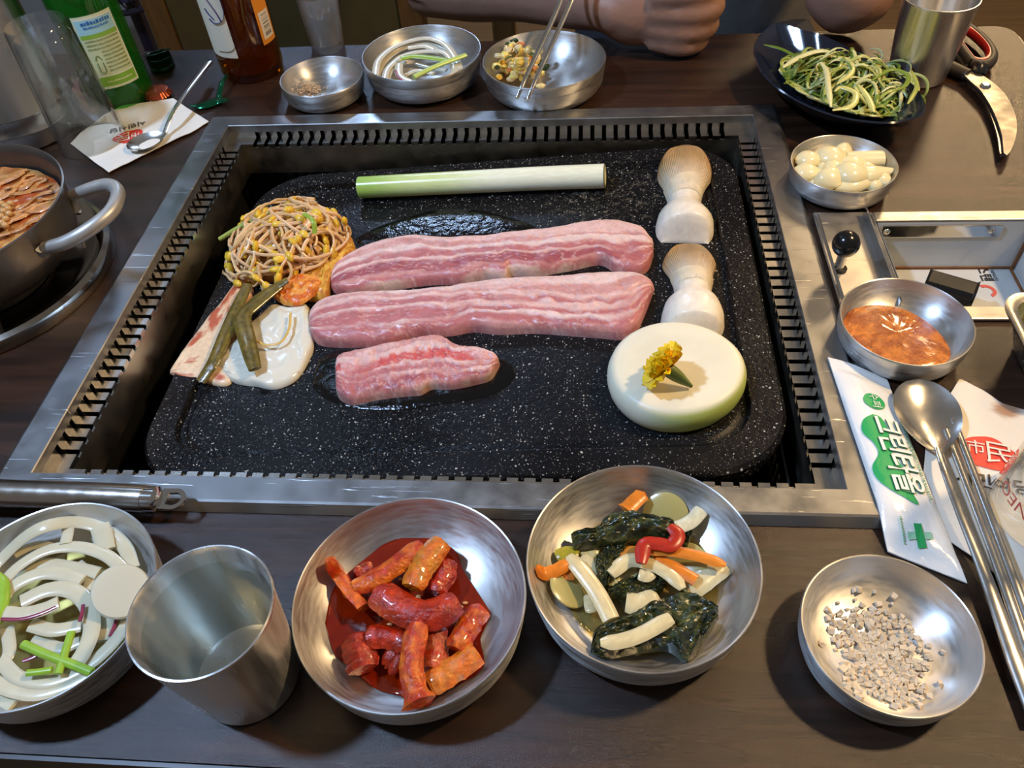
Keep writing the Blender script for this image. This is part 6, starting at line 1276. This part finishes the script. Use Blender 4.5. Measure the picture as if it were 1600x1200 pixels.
# ------------------------------------------------------------------ person seated across the table
per = thing('person', 'seated person in a grey T-shirt resting a fist and an elbow on the table edge', 'person', (.23, .64, 0))
Lk = lambda *p: np.array(p, float)
body = MB()
def limb(b, pts, rad, n=14, flat=1.0, m=24, up=(0, 0, 1)): b.tube(spl(pts, m), np.interp(np.linspace(0, 1, m), np.linspace(0, 1, len(rad)), rad), n, flat, up)
fist = at(1030, 36, ZT + .030); fist = np.array([fist[0], fist[1] + .004, ZT + .038])
sh_r, sh_l = Lk(.06, .70, 1.16), Lk(.44, .70, 1.16)
el_r = Lk(-.10, .575, ZT - .030); wr = fist + (-.064, .022, .002)
limb(body, [sh_r, sh_r * .5 + el_r * .5 + (-.03, 0, .02), el_r], [.050, .047, .042])
limb(body, [el_r + (-.01, .02, .01), el_r * .5 + wr * .5 + (.004, .008, .006), wr, fist + (-.040, .002, .002), fist + (-.012, .002, .002)], [.041, .040, .031, .030, .022], flat=.95)
# fist: palm, four curled fingers stacked from index (top) to little finger (bottom), thumb across the front
body.blob(fist + (-.022, .004, .002), (.046, .027, .035), 3, .05, (20, 14))
for k, (z, r, L_) in enumerate(((.028, .0108, .047), (.0085, .0112, .052), (-.010, .0106, .049), (-.0255, .0092, .042))):
    y0 = -.012; P = [fist + (-.010, -.016, z * .86), fist + (L_ * .55, -.022, z * 1.0), fist + (L_ * .98, -.013, z), fist + (L_ * 1.02, .006, z), fist + (L_ * .65, .019, z * .95), fist + (L_ * .25, .015, z * .95)]
    limb(body, P, [r * .95, r * 1.08, r * 1.06, r * .98, r * .92, r * .8], 12, 1.0, 30)
limb(body, [fist + (-.028, .020, .018), fist + (.004, .026, .034), fist + (.030, .014, .042)], [.013, .0115, .0095], 12)
el_l = at(1326, 42, ZT + .034); el_l = np.array([el_l[0] + .010, .378, ZT + .048]); hand_l = Lk(.30, .53, 1.02)
limb(body, [sh_l, sh_l * .5 + el_l * .5 + (.04, 0, .02), el_l + (.006, .012, .012)], [.052, .050, .046])
body.blob(el_l, (.046, .040, .043), 5, .06, (20, 14))
limb(body, [el_l, el_l * .6 + hand_l * .4 + (.01, -.01, 0), hand_l], [.044, .043, .029])
body.blob(hand_l + (-.004, 0, .035), (.030, .020, .045), 6, .05, (18, 12))
for k in range(4): limb(body, [hand_l + (-.022 + .014 * k, -.004, .07), hand_l + (-.03 + .014 * k, .002, .105), hand_l + (-.036 + .012 * k, .02, .12 - .006 * k)], [.0092, .0085, .0075], 10)
limb(body, [hand_l + (-.026, .0, .03), hand_l + (-.046, .004, .06), hand_l + (-.048, .008, .085)], [.011, .010, .008], 10)
limb(body, [Lk(.25, .71, .9), Lk(.25, .71, 1.1), Lk(.25, .70, 1.20), Lk(.25, .68, 1.30)], [.13, .13, .056, .052], 20)
body.blob(Lk(.25, .665, 1.385), (.076, .094, .112), 8, .03, (28, 20)); body.blob(Lk(.25, .575, 1.375), (.013, .018, .022), 2, 0, (12, 8))
for s_ in (-1, 1): body.blob(Lk(.25 + s_ * .077, .675, 1.38), (.010, .020, .030), 2, .1, (10, 8)); body.blob(Lk(.25 + s_ * .032, .583, 1.398), (.017, .008, .007), 1, 0, (10, 6))
body.blob(Lk(.25, .580, 1.335), (.024, .008, .006), 1, 0, (10, 6))
bo = build('body', body, M_SKIN, per)
rm = bo.modifiers.new('remesh', 'REMESH'); rm.mode = 'VOXEL'; rm.voxel_size = .0034; rm.use_smooth_shade = True
sm = bo.modifiers.new('smooth', 'SMOOTH'); sm.iterations = 7; sm.factor = .5
for s_ in (-1, 1):
    b = MB(); b.blob(Lk(.25 + s_ * .032, .5785, 1.3985), (.009, .005, .005), 1, 0, (10, 6)); build('eye', b, mat('eye_white', lin(225, 222, 215), .2), per)
b = MB(); b.blob(Lk(.25, .685, 1.415), (.086, .098, .098), 12, .04, (24, 16)); build('hair', b, M_HAIR, per)
shirt = MB(); limb(shirt, [Lk(.25, .71, .60), Lk(.25, .69, .68), Lk(.25, .67, .85), Lk(.25, .69, 1.05), Lk(.25, .70, 1.15), Lk(.25, .70, 1.215)], [.165, .168, .172, .185, .15, .07], 28, .66, 40, (0, 1, 0))
limb(shirt, [Lk(.12, .70, 1.13), sh_r, sh_r * .55 + el_r * .45 + (-.03, 0, .02)], [.07, .068, .066], 18); limb(shirt, [Lk(.38, .70, 1.13), sh_l, sh_l * .62 + el_l * .38 + (.04, 0, .02)], [.07, .069, .067], 18)
so_ = build('t_shirt', shirt, M_SHIRT, per); r2 = so_.modifiers.new('remesh', 'REMESH'); r2.mode = 'VOXEL'; r2.voxel_size = .009; r2.use_smooth_shade = True
tr = MB()
for s_ in (-1, 1): limb(tr, [Lk(.25 + s_ * .09, .72, .585), Lk(.25 + s_ * .11, .50, .575), Lk(.25 + s_ * .11, .32, .56), Lk(.25 + s_ * .11, .30, .40), Lk(.25 + s_ * .11, .33, .06)], [.085, .08, .065, .06, .045], 16, 1.0, 30, (1, 0, 0))
limb(tr, [Lk(.16, .73, .595), Lk(.34, .73, .595)], [.11, .11], 16); to_ = build('trousers', tr, M_CLOTH, per); r3 = to_.modifiers.new('remesh', 'REMESH'); r3.mode = 'VOXEL'; r3.voxel_size = .012; r3.use_smooth_shade = True
for s_ in (-1, 1): b = MB(); b.blob(Lk(.25 + s_ * .11, .29, .042), (.045, .12, .040), 3, .04, (16, 10)); build('shoe', b, M_BLACK, per)
